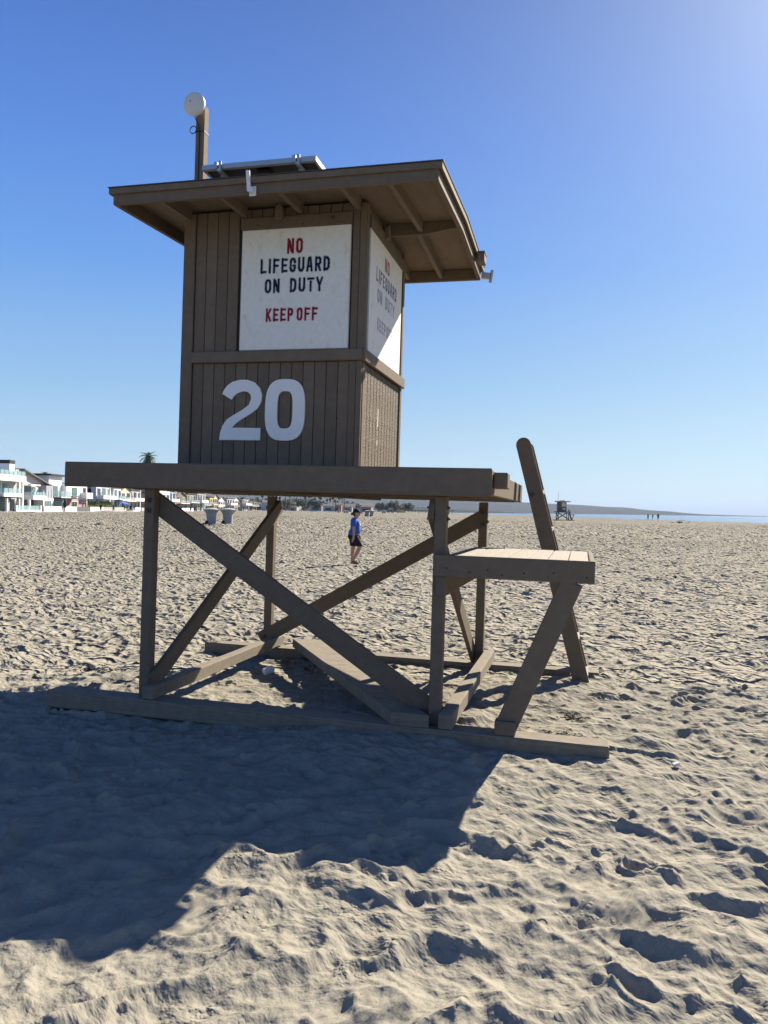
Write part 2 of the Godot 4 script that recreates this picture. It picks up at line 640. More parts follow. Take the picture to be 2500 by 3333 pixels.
# prints, loose crumbs, small pocks and grains for the sand close by
func crumbs(size: int, metres: float, seed_: int) -> Texture2D:
	rng.seed = seed_
	var h := PackedFloat32Array()
	h.resize(size * size)
	var n := noise(1.0, seed_, 5)
	for y in size:
		for x in size:
			var a := TAU * x / size
			var b := TAU * y / size
			h[y * size + x] = n.get_noise_3d(cos(a) * 3.0, sin(a) * 3.0 + cos(b) * 3.0, sin(b) * 3.0) * 0.022 + rng.randf() * 0.0008
	var px := size / metres
	for s in int(metres * metres * 13.0):
		stamp(h, size, rng.randf_range(0.07, 0.14) * px, rng.randf_range(0.04, 0.075) * px, rng.randf_range(0.006, 0.026), 0.5)
	for s in int(metres * metres * 40.0):
		stamp(h, size, rng.randf_range(0.02, 0.05) * px, rng.randf_range(0.015, 0.035) * px, rng.randf_range(-0.008, 0.010), 0.3)
	for c in int(metres * metres * 5.0):   # patches of crumbs
		var cx := rng.randf() * size
		var cy := rng.randf() * size
		for s in 45:
			var r := rng.randf_range(0.004, 0.012) * px
			var ox := cx + rng.randfn() * 0.07 * px
			var oy := cy + rng.randfn() * 0.05 * px
			for j in range(-int(r), int(r) + 1):
				for i in range(-int(r), int(r) + 1):
					var q := (i * i + j * j) / (r * r)
					if q < 1.0:
						h[posmod(int(oy) + j, size) * size + posmod(int(ox) + i, size)] += r / px * 0.7 * sqrt(1.0 - q)
	return normals_of(h, size, metres)

# clear prints of bare feet: [x, d, half length, half width, turn, depth, rim, steepness] for heel, arch, ball and toes
func bare_feet(x0: float, x1: float, d0: float, d1: float, walks: int, seed_: int) -> Array:
	rng.seed = seed_
	var out := []
	for k in walks:
		var p := Vector2(rng.randf_range(x0, x1), rng.randf_range(d0, d1))
		var a := rng.randf() * TAU
		for s in 5:
			a += rng.randf_range(-0.12, 0.12)
			var f := Vector2(cos(a), sin(a))
			var l := Vector2(-f.y, f.x) * (1.0 if s % 2 == 0 else -1.0)
			var q := p + f * 0.62 * s + l * 0.09
			var dep := rng.randf_range(0.016, 0.03)
			out.append([q.x - f.x * 0.085, q.y - f.y * 0.085, 0.042, 0.034, a, dep, 0.45, 4.0])
			out.append([q.x - l.x * 0.008, q.y - l.y * 0.008, 0.075, 0.028, a, dep * 0.6, 0.2, 3.0])
			out.append([q.x + f.x * 0.065, q.y + f.y * 0.065, 0.05, 0.046, a, dep * 1.1, 0.45, 4.0])
			for t in 5:
				var tp := q + f * (0.128 - 0.009 * t) + l * (-0.034 + 0.018 * t)
				out.append([tp.x, tp.y, 0.014 - 0.0012 * t, 0.010, a, dep * 0.75, 0.2, 3.0])
	return out

func grains(size: int, seed_: int) -> Image:
	rng.seed = seed_
	var im := Image.create(size, size, false, Image.FORMAT_RGB8)
	var n := noise(1.0, seed_, 2)
	for y in size:
		for x in size:
			var a := TAU * x / size
			var b := TAU * y / size
			var v := 0.5 + 0.22 * n.get_noise_3d(cos(a) * 6.0, sin(a) * 6.0 + cos(b) * 6.0, sin(b) * 6.0) + rng.randf_range(-0.10, 0.10)
			im.set_pixel(x, y, Color(v, v, v))
	return im

func sand_tone(size: int, seed_: int) -> Texture2D:
	rng.seed = seed_
	var im := Image.create(size, size, false, Image.FORMAT_RGB8)
	var n := noise(1.0, seed_, 4)
	for y in size:
		for x in size:
			var a := TAU * x / size
			var b := TAU * y / size
			var v := 0.93 + 0.07 * n.get_noise_3d(cos(a) * 2.0, sin(a) * 2.0 + cos(b) * 2.0, sin(b) * 2.0) + rng.randf_range(-0.045, 0.03)
			if rng.randf() < 0.004:
				v *= rng.randf_range(0.55, 0.8)
			v = clampf(v, 0.0, 1.0)
			im.set_pixel(x, y, Color(v, v, v * 0.99))
	im.generate_mipmaps()
	return ImageTexture.create_from_image(im)

func make_sky() -> Image:
	var w := 640
	var h := 320
	var im := Image.create(w, h, false, Image.FORMAT_RGBF)
	var keys := [[0.0, Vector3(0.55, 0.715, 0.80)], [4.0, Vector3(0.43, 0.645, 0.83)], [9.0, Vector3(0.285, 0.52, 0.83)], [17.0, Vector3(0.143, 0.355, 0.82)], [25.0, Vector3(0.093, 0.25, 0.72)], [34.0, Vector3(0.058, 0.165, 0.54)], [60.0, Vector3(0.028, 0.080, 0.27)], [90.0, Vector3(0.024, 0.068, 0.23)]]
	var az0 := deg_to_rad(SUN_AZ)
	var el0 := deg_to_rad(SUN_EL)
	var sun := Vector3(sin(az0) * cos(el0), sin(el0), cos(az0) * cos(el0))
	for j in h:
		var el := PI / 2 - PI * (j + 0.5) / h
		var e: float = max(0.0, rad_to_deg(el))
		var c := Vector3.ZERO
		for k in keys.size() - 1:
			if e >= keys[k][0] and e <= keys[k + 1][0]:
				var f: float = (e - keys[k][0]) / (keys[k + 1][0] - keys[k][0])
				c = (keys[k][1] as Vector3).lerp(keys[k + 1][1], f)
		for i in w:
			var az := TAU * (i + 0.5) / w
			var v := Vector3(sin(az) * cos(el), max(0.0, sin(el)), cos(az) * cos(el)).normalized()
			var ga := rad_to_deg(acos(clampf(v.dot(sun), -1.0, 1.0)))
			var glow := 0.47 * exp(-ga / 15.0) * (1.0 + 5.0 * exp(-e / 7.0)) + 0.6 * exp(-ga / 7.0)
			var q := (c + Vector3(0.90, 0.93, 0.74) * glow) / EXPO
			im.set_pixel(i, j, Color(q.x, q.y, q.z))
	return im

# ---------------------------------------------------------------- stencilled signs
const STENCIL := {
	"N": [[.08, 0, .08, 1], [.92, 0, .92, 1], [.30, .12, .70, .88]],
	"O": [[.39, .03, .2, .1, .09, .25, .09, .75, .2, .9, .39, .97], [.61, .03, .8, .1, .91, .25, .91, .75, .8, .9, .61, .97]],
	"L": [[.1, 0, .1, 1], [.40, .95, .95, .95]],
	"I": [[.5, 0, .5, 1]],
	"F": [[.1, 0, .1, 1], [.40, .06, .95, .06], [.40, .5, .78, .5]],
	"E": [[.1, 0, .1, 1], [.40, .06, .95, .06], [.40, .5, .78, .5], [.40, .94, .95, .94]],
	"G": [[.39, .03, .2, .1, .09, .25, .09, .75, .2, .9, .39, .97], [.61, .03, .8, .1, .91, .25, .91, .3], [.61, .97, .8, .9, .91, .75, .91, .56, .62, .56]],
	"U": [[.09, 0, .09, .75, .2, .9, .39, .97], [.61, .97, .8, .9, .91, .75, .91, 0]],
	"A": [[.06, 1, .38, 0], [.62, 0, .94, 1], [.42, .66, .58, .66]],
	"R": [[.1, 0, .1, 1], [.40, .05, .7, .05, .9, .15, .9, .4, .7, .52, .40, .52], [.55, .6, .92, 1]],
	"D": [[.1, 0, .1, 1], [.40, .05, .6, .05, .88, .22, .9, .5, .88, .78, .6, .95, .40, .95]],
	"T": [[0, .05, 1, .05], [.5, .27, .5, 1]],
	"Y": [[.05, 0, .42, .5], [.95, 0, .58, .5], [.5, .57, .5, 1]],
	"K": [[.1, 0, .1, 1], [.9, 0, .36, .46], [.42, .54, .92, 1]],
	"P": [[.1, 0, .1, 1], [.40, .05, .7, .05, .9, .15, .9, .4, .7, .52, .40, .52]]}

func spray(im: Image, text: String, u0: float, u1: float, v0: float, v1: float, ink: Color, full: float, n: FastNoiseLite, drip := 0.0) -> void:
	var W := im.get_width()
	var Hh := im.get_height()
	var units := 0.0
	for ch in text:
		units += 0.45 if ch == "I" else 1.0
	units += 0.16 * (text.length() - 1)
	var lw := (u1 - u0) * W / units
	var lh := (v1 - v0) * Hh
	var x := u0 * W
	var half := lh * 0.076
	for ch in text:
		var cw := lw * (0.45 if ch == "I" else 1.0)
		for s in STENCIL[ch]:
			for k in range(0, s.size() - 2, 2):
				var a := Vector2(x + half + s[k] * (cw - 2.0 * half), v0 * Hh + half + s[k + 1] * (lh - 2.0 * half))
				var b := Vector2(x + half + s[k + 2] * (cw - 2.0 * half), v0 * Hh + half + s[k + 3] * (lh - 2.0 * half))
				var ab := b - a
				var m := half + 9.0
				for py in range(max(0, int(min(a.y, b.y) - m)), min(Hh, int(max(a.y, b.y) + m) + 1)):
					for px in range(max(0, int(min(a.x, b.x) - m)), min(W, int(max(a.x, b.x) + m) + 1)):
						var p := Vector2(px, py)
						var t := clampf((p - a).dot(ab) / maxf(ab.length_squared(), 1e-6), 0.0, 1.0)
						var d := (p - a - ab * t).length() - half + n.get_noise_2d(px * 3.0, py * 3.0) * 1.6
						var c := 1.0 - smoothstep(-2.0, 1.5, d)
						c = max(c, 0.16 * (1.0 - smoothstep(0.0, 8.0, d)))
						c *= full * (1.0 - 0.35 * max(0.0, n.get_noise_2d(px * 0.8 + 400.0, py * 0.8)) / max(full, 0.2))
						if c > 0.01:
							var o := im.get_pixel(px, py)
							var target := o.lerp(ink, clampf(c, 0.0, 1.0))
							if target.get_luminance() < o.get_luminance():
								im.set_pixel(px, py, target)
		if drip > 0.0:
			for q in 3:
				var dx := int(x + rng.randf() * cw)
				var ln := int(lh * rng.randf_range(0.1, 0.5))
				for py in range(int(v1 * Hh) - 4, min(Hh, int(v1 * Hh) + ln)):
					for w in 2:
						im.set_pixel(dx + w, py, im.get_pixel(dx + w, py).lerp(ink, drip * full * 0.5))
		x += cw + lw * 0.16

func sign_face(faded: bool) -> StandardMaterial3D:
	rng.seed = 77 if faded else 76
	var W := 760
	var Hh := 800
	var im := Image.create(W, Hh, false, Image.FORMAT_RGB8)
	var n := noise(0.02, 31 if faded else 30, 4)
	var base := Color(0.90, 0.885, 0.845)
	for y in Hh:
		for x in W:
			var e: float = min(min(x, W - x), min(y, Hh - y))
			var v := 1.0 + 0.025 * n.get_noise_2d(x, y) + 0.012 * n.get_noise_2d(x * 6.0, y * 6.0)
			var st: float = smoothstep(0.25, 0.6, n.get_noise_2d(x * 0.5 + 900.0, y * 0.25)) * 0.07
			var edge := 0.12 * (1.0 - smoothstep(0.0, 7.0 + 5.0 * n.get_noise_2d(x * 4.0, y * 4.0), e))
			im.set_pixel(x, y, Color(base.r * v - st * 0.4 - edge, base.g * v - st * 0.7 - edge, base.b * v - st - edge))
	var red := Color(0.50, 0.07, 0.15)
	var navy := Color(0.10, 0.125, 0.21)
	var f := 1.0
	var red2 := red
	var navy2 := navy
	if faded:
		f = 0.8
		navy = Color(0.27, 0.30, 0.40)
		navy2 = Color(0.50, 0.50, 0.58)
		red2 = Color(0.63, 0.54, 0.61)
		red = Color(0.55, 0.16, 0.22)
	spray(im, "NO", 0.420, 0.572, 0.083, 0.212, red, f, n)
	spray(im, "LIFEGUARD", 0.175, 0.823, 0.243, 0.368, navy, f, n)
	spray(im, "ON", 0.222, 0.368, 0.411, 0.532, navy2, f, n)
	spray(im, "DUTY", 0.455, 0.765, 0.411, 0.532, navy2, f, n)
	spray(im, "KEEP", 0.240, 0.500, 0.656, 0.768, red2, f, n, 0.5 if faded else 0.0)
	spray(im, "OFF", 0.528, 0.725, 0.656, 0.768, red2, f, n, 0.5 if faded else 0.0)
	if faded:
		for q in 14:
			var a := Vector2(rng.randf_range(0.05, 0.5) * W, rng.randf_range(0.45, 0.75) * Hh)
			var b := a + Vector2(rng.randf_range(-50, 50), rng.randf_range(10, 70))
			for k in 90:
				var p := a.lerp(b, k / 90.0)
				if p.x > 1 and p.y > 1 and p.x < W - 2 and p.y < Hh - 2:
					im.set_pixelv(p, im.get_pixelv(p).lerp(Color(0.55, 0.55, 0.6), 0.6))
	else:
		for k in 66:   # the hairline crack above the O
			var p := Vector2(0.535 * W + 3.0 * n.get_noise_1d(k * 6.0) + k * 0.02, k * 1.0)
			im.set_pixelv(p, Color(0.55, 0.5, 0.45))
	im.generate_mipmaps()
	var m := StandardMaterial3D.new()
	m.albedo_texture = ImageTexture.create_from_image(im)
	m.roughness = 0.75
	m.metallic_specular = 0.3
	return m

func sheet(parent: Node, called: String, a: Vector3, across: Vector3, up: Vector3, m: Material) -> MeshInstance3D:
	# a rectangle whose lower corner is a, with the texture upright on it
	var st := begin()
	var out := across.cross(up).normalized()
	var q := [[a + up, Vector2(0, 0)], [a + up + across, Vector2(1, 0)], [a + across, Vector2(1, 1)], [a, Vector2(0, 1)]]
	for k in [0, 1, 2, 0, 2, 3]:
		st.set_normal(out)
		st.set_uv(q[k][1])
		st.add_vertex(q[k][0])
	return obj(called, st.commit(), m, parent)

func prism(parent: Node, called: String, pts: Array, x0: float, x1: float, m: Material) -> MeshInstance3D:
	return obj(called, plate(PackedVector2Array(pts), x1 - x0), m, parent, Transform3D(Basis(Vector3.FORWARD, Vector3.UP, Vector3.RIGHT), P(x0, 0, 0)))

func tube(parent: Node, called: String, pts: Array, r: float, m: Material) -> MeshInstance3D:
	var st := begin()
	for i in pts.size() - 1:
		cyl(st, pts[i], pts[i + 1], r, r, 8)
	return obj(called, st.commit(), m, parent)

func two_outline() -> PackedVector2Array:
	var a := [[360, 425], [372, 395], [395, 365], [430, 342], [480, 330], [530, 330], [580, 348], [615, 385], [632, 430], [628, 480], [605, 525], [560, 560], [500, 597], [460, 625], [433, 655], [627, 657], [627, 740], [347, 740], [352, 690], [368, 640], [395, 600], [440, 570], [500, 535], [545, 500], [560, 460], [555, 430], [535, 412], [500, 408], [465, 420], [440, 440], [425, 465]]
	var o := PackedVector2Array()
	for q in a:
		o.append(Vector2((q[0] - 347) * 0.001366, (740 - q[1]) * 0.001279))
	return o

func zero_mesh(depth: float) -> Mesh:
	var st := begin()
	var n := 40
	var W := 0.362
	var Hh := 0.527
	for i in n:
		var q := []
		for k in [i, i + 1]:
			var t: float = TAU * k / n
			var c := Vector2(cos(t), sin(t))
			for e in [[W / 2, Hh / 2, 3.0], [0.071, 0.16, 3.4]]:
				var s: float = pow(pow(absf(c.x), e[2]) + pow(absf(c.y), e[2]), -1.0 / e[2])
				q.append(Vector3(c.x * s * e[0], c.y * s * e[1] + Hh / 2, 0) + Vector3(W / 2, 0, 0))
		var z := Vector3(0, 0, depth)
		var mid := Vector3(W / 2, Hh / 2, 0)
		quad(st, q[0] + z, q[2] + z, q[3] + z, q[1] + z, Vector3.BACK)
		quad(st, q[0], q[2], q[2] + z, q[0] + z, q[0] - mid)
		quad(st, q[1], q[3], q[3] + z, q[1] + z, mid - q[1])
	return st.commit()

# ---------------------------------------------------------------- the tower close by
func near_tower() -> void:
	var t := thing("lifeguard_tower", "large brown wooden lifeguard tower with a white 20, white signs and solar panel", "lifeguard tower", P(TOX, 0, TOZ))
	t.transform.basis = Basis(Vector3(0.96885, -0.01607, 0.24713), Vector3(0.01659, 0.99986, -0.00002), Vector3(-0.2471, 0.00412, 0.96898))
	var b: Material = M.brown
	var b2: Material = M.brown2
	var b3: Material = M.brown3
	var bs: Material = M.weathered
	# skids in the sand and what stands on them
	board(t, "ground_beam", -0.76, 3.60, 0.022, 0.154, -0.12, 0.07, 0, bs, 0.008)
	board(t, "ground_beam", -0.70, 3.59, 0.0, 0.139, 2.47, 2.66, 0, bs, 0.008)
	board(t, "cross_beam", 0.096, 0.192, 0.1565, 0.258, -0.105, 2.62, 2, bs, 0.006)
	board(t, "cross_beam", 2.437, 2.538, 0.1565, 0.262, -0.112, 2.62, 2, bs, 0.006)
	var pl := plate(PackedVector2Array([Vector2(2.10, 0.114), Vector2(2.372, 0.114), Vector2(0.64, -2.56), Vector2(0.345, -2.50)]), 0.09)
	obj("diagonal_plank", pl, bs, t, Transform3D(Basis(Vector3.RIGHT, Vector3.BACK, Vector3.DOWN), Vector3(0, 0.2475, 0)))
	for q in [[0.0, 0.0, 0.155], [2.346, 0.0, 0.155], [0.0, 2.483, 0.14], [2.346, 2.483, 0.14]]:
		board(t, "post", q[0], q[0] + 0.088, q[2], 1.80, q[1], q[1] + 0.088, 1, b, 0.006)
	# braces
	var br := [
		beam(t, "brace", P(0.01, 1.715, 0.112), P(2.41, 0.185, 0.112), Vector3.BACK, 0.042, 0.155, b2),
		beam(t, "brace", P(-0.02, 0.225, 2.459), P(2.42, 1.66, 2.459), Vector3.BACK, 0.042, 0.155, b2),
		beam(t, "brace", P(0.112, 0.255, 0.0), P(0.112, 1.70, 2.60), Vector3.RIGHT, 0.042, 0.15, b2),
		beam(t, "brace", P(2.324, 1.71, -0.01), P(2.324, 0.20, 2.57), Vector3.RIGHT, 0.042, 0.15, b2)]
	var bolt := begin()
	cyl(bolt, Vector3.ZERO, Vector3(0, 0, 0.012), 0.022, 0.022, 14)
	cyl(bolt, Vector3(0, 0, 0.012), Vector3(0, 0, 0.028), 0.012, 0.011, 6)
	var bm := bolt.commit()
	for q in [[0.046, 1.71, 0.0], [0.046, 1.63, 0.0], [2.39, 1.69, 2.438], [2.40, 1.57, 2.438], [0.03, 0.26, 2.438]]:
		obj("bolt", bm, M.rust, t, Transform3D(Basis.IDENTITY, P(q[0], q[1], q[2])))
	for q in [[1.715, 0.045], [1.635, 0.045]]:
		obj("bolt", bm, M.rust, t, Transform3D(Basis(Vector3.UP, -PI / 2).scaled(Vector3.ONE * 0.7), P(2.303, q[0], q[1])))
		obj("bolt", bm, M.rust, t, Transform3D(Basis(Vector3.UP, PI / 2).scaled(Vector3.ONE * 0.7), P(2.435, q[0], q[1])))
	# deck
	board(t, "deck_fascia", -0.678, 2.76, 1.80, 2.0, -0.083, -0.043, 0, b, 0.008)
	board(t, "deck_fascia", -0.676, 2.757, 1.815, 1.996, 2.765, 2.805, 0, b, 0.006)
	board(t, "deck_fascia", 2.718, 2.757, 1.812, 1.992, -0.041, 2.763, 2, b2, 0.006)
	board(t, "deck_fascia", -0.676, -0.638, 1.812, 1.994, -0.041, 2.763, 2, b2, 0.006)
	for k in 7:
		var z := 0.10 + k * 0.385
		board(t, "joist", -0.634, 2.714, 1.806 if k % 2 == 0 else 1.812, 1.950, z, z + 0.045, 0, b2 if k % 2 else b3, 0.004)
	for k in 23:
		board(t, "deck_plank", -0.63 + k * 0.1456, -0.63 + k * 0.1456 + 0.139, 1.952, 1.99, -0.041, 2.763, 2, b3, 0.004)
	beam(t, "under_brace", P(1.02, 1.797, 0.02), P(1.30, 1.797, 2.4), Vector3.UP, 0.018, 0.05, b3, 0.002)
	board(t, "beam_stub", 2.762, 2.862, 1.863, 1.976, 0.0, 0.17, 0, b, 0.006)
	# cabin walls
	var cl := -0.115
	var cr := 1.559
	var cf := 0.725
	var cb := 2.152
	slab(t, "wall_panel", cl + 0.02, cr - 0.02, 1.992, 4.262, cf + 0.022, cf + 0.05, M.groove)
	slab(t, "wall_panel", cl + 0.0, cr - 0.0, 1.992, 4.262, cb - 0.05, cb - 0.01, M.brown)
	slab(t, "wall_panel", cr - 0.05, cr - 0.022, 1.992, 4.27, cf + 0.051, cb - 0.051, M.groove)
	slab(t, "wall_panel", cl + 0.0, cl + 0.04, 1.992, 4.27, cf + 0.051, cb - 0.051, M.brown)
	var x := -0.003
	var k := 0
	while x < 1.44:
		var w: float = min(0.0985, 1.443 - x)
		board(t, "siding_board", x, x + w, 1.995, 2.9315, cf + 0.004, cf + 0.021, 1, [b, b2, b3][(k * 7 + 1) % 3], 0.003)
		if x < 0.40:
			board(t, "siding_board", x, x + w, 3.0265, 4.26, cf + 0.004, cf + 0.021, 1, [b, b2, b3][(k * 5) % 3], 0.003)
		else:
			board(t, "siding_board", x, x + w, 4.182, 4.262, cf + 0.004, cf + 0.021, 1, [b, b2, b3][(k * 5) % 3], 0.003)
		x += 0.104
		k += 1
	board(t, "corner_board", cl - 0.002, -0.009, 1.994, 4.255, cf - 0.014, cf + 0.01, 1, b, 0.005)
	board(t, "corner_board", 1.4465, 1.508, 1.994, 2.929, cf - 0.010, cf + 0.012, 1, b2, 0.004)
	board(t, "corner_board", 1.511, cr, 1.994, 2.929, cf - 0.014, cf + 0.014, 1, b, 0.004)
	board(t, "corner_board", 1.4465, 1.508, 3.029, 4.255, cf - 0.010, cf + 0.012, 1, b2, 0.004)
	board(t, "corner_board", 1.511, cr, 3.029, 4.255, cf - 0.014, cf + 0.014, 1, b, 0.004)
	board(t, "rail", -0.007, 1.565, 2.931, 3.027, cf - 0.034, cf - 0.001, 0, b3, 0.005)
	board(t, "rail", cr + 0.002, cr + 0.034, 2.925, 3.027, cf - 0.02, cb + 0.022, 2, b3, 0.005)
	board(t, "header_board", 0.43, 1.444, 4.079, 4.180, cf - 0.024, cf + 0.002, 0, b2, 0.004)
	board(t, "header_board", cr - 0.002, cr + 0.024, 4.079, 4.185, cf + 0.09, cb - 0.06, 2, b2, 0.004)
	# side wall
	board(t, "corner_board", cr - 0.022, cr + 0.006, 1.994, 2.923, cf + 0.016, cf + 0.088, 1, b, 0.004)
	board(t, "corner_board", cr - 0.022, cr + 0.006, 3.029, 4.265, cf + 0.016, cf + 0.088, 1, b, 0.004)
	board(t, "corner_board", cr - 0.022, cr + 0.010, 1.994, 2.923, cb - 0.07, cb, 1, b, 0.004)
	board(t, "corner_board", cr - 0.022, cr + 0.010, 3.029, 4.265, cb - 0.07, cb, 1, b, 0.004)
	var z := cf + 0.094
	k = 0
	while z < cb - 0.08:
		var w: float = min(0.094, cb - 0.074 - z)
		board(t, "siding_board", cr - 0.021, cr - 0.004, 1.995, 2.9235, z, z + w, 1, [M.rough_brown, M.rough_brown2][k % 2], 0.003)
		board(t, "siding_board", cr - 0.021, cr - 0.004, 4.186, 4.268, z, z + w, 1, [M.rough_brown, M.rough_brown2][k % 2], 0.003)
		z += 0.104
		k += 1
	for q in [[2.44, 2.60, 1.285, 1.31], [2.36, 2.40, 1.29, 1.30], [2.27, 2.32, 1.28, 1.30]]:
		slab(t, "paint_smear", cr - 0.0039, cr - 0.0029, q[0], q[1], q[2], q[3], M.white)
	# signs
	var s1 := board(t, "sign_board", 0.442, 1.433, 3.034, 4.077, cf - 0.012, cf + 0.012, 0, M.white, 0.003)
	s1.set_meta("label", "white board on the wall facing the camera with crisp red and navy stencilling")
	sheet(s1, "sign_face", Vector3(-0.4925, -0.519, 0.0145), Vector3(0.985, 0, 0), Vector3(0, 1.038, 0), sign_face(false))
	var s2 := board(t, "sign_board", cr - 0.012, cr + 0.012, 3.034, 4.077, 0.82, 2.00, 2, M.white, 0.003)
	s2.set_meta("label", "white board on the sunny wall with faded mauve stencilling")
	# own axes of s2: x runs along the wall away from the camera, z points out of the wall
	sheet(s2, "sign_face", Vector3(-0.587, -0.519, 0.0145), Vector3(1.174, 0, 0), Vector3(0, 1.038, 0), sign_face(true))
	var tabs := PackedVector2Array()
	for i in 16:
		var a := TAU * i / 16
		tabs.append(Vector2(cos(a) * 0.034, sin(a) * 0.034 + (0.035 if sin(a) > 0 else -0.035)))
	obj("turn_button", plate(tabs, 0.026), b3, t, Transform3D(Basis.IDENTITY, P(0.79, 4.20, cf - 0.026)))
	obj("turn_button", plate(tabs, 0.03), b3, t, Transform3D(Basis(Vector3.UP, PI / 2), P(cr + 0.026, 4.20, 1.30)))
	obj("bolt", bm, M.rust, t, Transform3D(Basis.IDENTITY.scaled(Vector3.ONE * 0.7), P(1.27, 4.14, cf - 0.024)))
	var hole := begin()
	cyl(hole, Vector3.ZERO, Vector3(0, 0, 0.001), 0.007, 0.007, 10)
	var hm := hole.commit()
	for q in [[0.59, 4.115, cf - 0.024], [1.0, 4.10, cf - 0.024], [2.62, 1.27, -0.077], [2.75, 1.29, -0.077], [2.85, 1.26, -0.077], [3.0, 1.28, -0.077], [3.2, 1.29, -0.077], [3.42, 1.27, -0.077], [2.46, 1.29, -0.077], [1.35, 2.45, cf + 0.004]]:
		obj("nail_head", hm, M.dark, t, Transform3D(Basis.IDENTITY, P(q[0], q[1], q[2] + 0.0002)))
	obj("number_two", plate(two_outline(), 0.018), M.white_number, t, Transform3D(Basis.IDENTITY, P(0.281, 2.256, cf + 0.003)))
	obj("number_zero", zero_mesh(0.018), M.white_number, t, Transform3D(Basis.IDENTITY, P(0.704, 2.255, cf + 0.003)))
	# roof: a low gable, its ridge along x
	var rl := -0.505
	var rr := 2.298
	var rf := 0.145
	var rb := 2.685
	var rm := 1.415
	var er := 4.292
	var rg := 4.352
	var top := func(d: float) -> float: return er + (rg - er) * (1.0 - absf(d - rm) / (rm - rf))
	var shell := func(a: float, c: float, hi: float, lo: float) -> Array:
		if a < rm - 0.001 and c > rm + 0.001:
			return [Vector2(a, top.call(a) - hi), Vector2(rm, rg - hi), Vector2(c, top.call(c) - hi), Vector2(c, top.call(c) - lo), Vector2(rm, rg - lo), Vector2(a, top.call(a) - lo)]
		return [Vector2(a, top.call(a) - hi), Vector2(c, top.call(c) - hi), Vector2(c, top.call(c) - lo), Vector2(a, top.call(a) - lo)]
	prism(t, "roof_covering", shell.call(rf - 0.006, rb + 0.006, 0.0, 0.008), rl - 0.006, rr + 0.006, M.felt)
	prism(t, "roof_deck", shell.call(rf + 0.021, rb - 0.021, 0.0085, 0.032), rl + 0.021, rr - 0.021, b3)
	board(t, "fascia_trim", rl, rr, er - 0.058, er - 0.0085, rf, rf + 0.02, 0, b, 0.004)
	board(t, "roof_fascia", rl + 0.03, rr - 0.03, er - 0.140, er - 0.033, rf + 0.022, rf + 0.06, 0, b2, 0.005)
	board(t, "fascia_trim", rl, rr, er - 0.058, er - 0.0085, rb - 0.02, rb, 0, b, 0.004)
	board(t, "roof_fascia", rl + 0.03, rr - 0.03, er - 0.150, er - 0.033, rb - 0.06, rb - 0.022, 0, b2, 0.005)
	for q in [[rr - 0.02, rr, rr - 0.068, rr - 0.03], [rl, rl + 0.02, rl + 0.03, rl + 0.068]]:
		prism(t, "barge_trim", shell.call(rf + 0.0205, rb - 0.0205, 0.0085, 0.058), q[0], q[1], b)
		prism(t, "barge_board", shell.call(rf + 0.061, rb - 0.061, 0.033, 0.142), q[2], q[3], b2)
	for rx in [-0.072, 0.461, 0.977, 1.492]:
		prism(t, "rafter", shell.call(rf + 0.061, cf + 0.0, 0.033, 0.125), rx - 0.02, rx + 0.02, b3)
		prism(t, "rafter", shell.call(cb + 0.001, rb - 0.061, 0.033, 0.125), rx - 0.02, rx + 0.02, b3)
	prism(t, "rafter", shell.call(rf + 0.061, rm - 0.022, 0.033, 0.125), 1.862, 1.902, b3)
	prism(t, "rafter", shell.call(rm + 0.022, rb - 0.061, 0.033, 0.125), 1.830, 1.870, b3)
	obj("ridge_beam", plate(PackedVector2Array([Vector2(1.56, 4.205), Vector2(1.93, 4.205), Vector2(2.23, 4.25), Vector2(2.23, 4.318), Vector2(1.56, 4.318)]), 0.04), b2, t, Transform3D(Basis.IDENTITY, P(0, 0, rm + 0.02)))
	obj("ridge_beam", plate(PackedVector2Array([Vector2(-0.43, 4.24), Vector2(-0.117, 4.205), Vector2(-0.117, 4.318), Vector2(-0.43, 4.318)]), 0.04), b2, t, Transform3D(Basis.IDENTITY, P(0, 0, rm + 0.02)))
	# antenna post with dish
	var ap := board(t, "antenna_post", -0.361, -0.27, 4.30, 5.545, 1.30, 1.39, 1, b3, 0.005)
	ap.set_meta("label", "pale brown post rising above the roof")
	for y in [4.63, 5.29]:
		board(t, "strap", -0.364, -0.267, y, y + 0.012, 1.297, 1.393, 0, M.dark, 0.001)
	var dish := Node3D.new()
	dish.name = "dish"
	t.add_child(dish, true)
	dish.transform = Transform3D(Basis.from_euler(Vector3(deg_to_rad(4.0), deg_to_rad(2.0), 0)), P(-0.335, 5.515, 1.20))
	obj("radome", lathe([Vector2(0.0, 0.022), Vector2(0.04, 0.020), Vector2(0.08, 0.013), Vector2(0.1, 0.004), Vector2(0.108, -0.006), Vector2(0.108, -0.03), Vector2(0.09, -0.045), Vector2(0.0, -0.05)], 36), M.plastic, dish, Transform3D(Basis(Vector3.RIGHT, PI / 2), Vector3.ZERO))
	rod(dish, "mount", Vector3(0, 0, -0.045), Vector3(0.02, 0, -0.10), 0.028, 0.028, M.plastic)
	slab(dish, "badge", -0.028, -0.022, 0.008, 0.026, -0.021, -0.0225, M.dark)
	var loop := []
	for i in 13:
		var a := TAU * i / 12.0
		loop.append(P(-0.352 - 0.028 + 0.034 * cos(a), 5.31 + 0.036 * sin(a), 1.288))
	tube(t, "cable", loop, 0.0045, M.dark)
	tube(t, "cable", [P(-0.335, 5.40, 1.23), P(-0.325, 5.36, 1.285), P(-0.312, 5.27, 1.292), P(-0.315, 4.9, 1.292), P(-0.318, 4.33, 1.292)], 0.005, M.dark)
	# solar panel on two rails
	var sp := Node3D.new()
	sp.name = "solar_panel"
	t.add_child(sp, true)
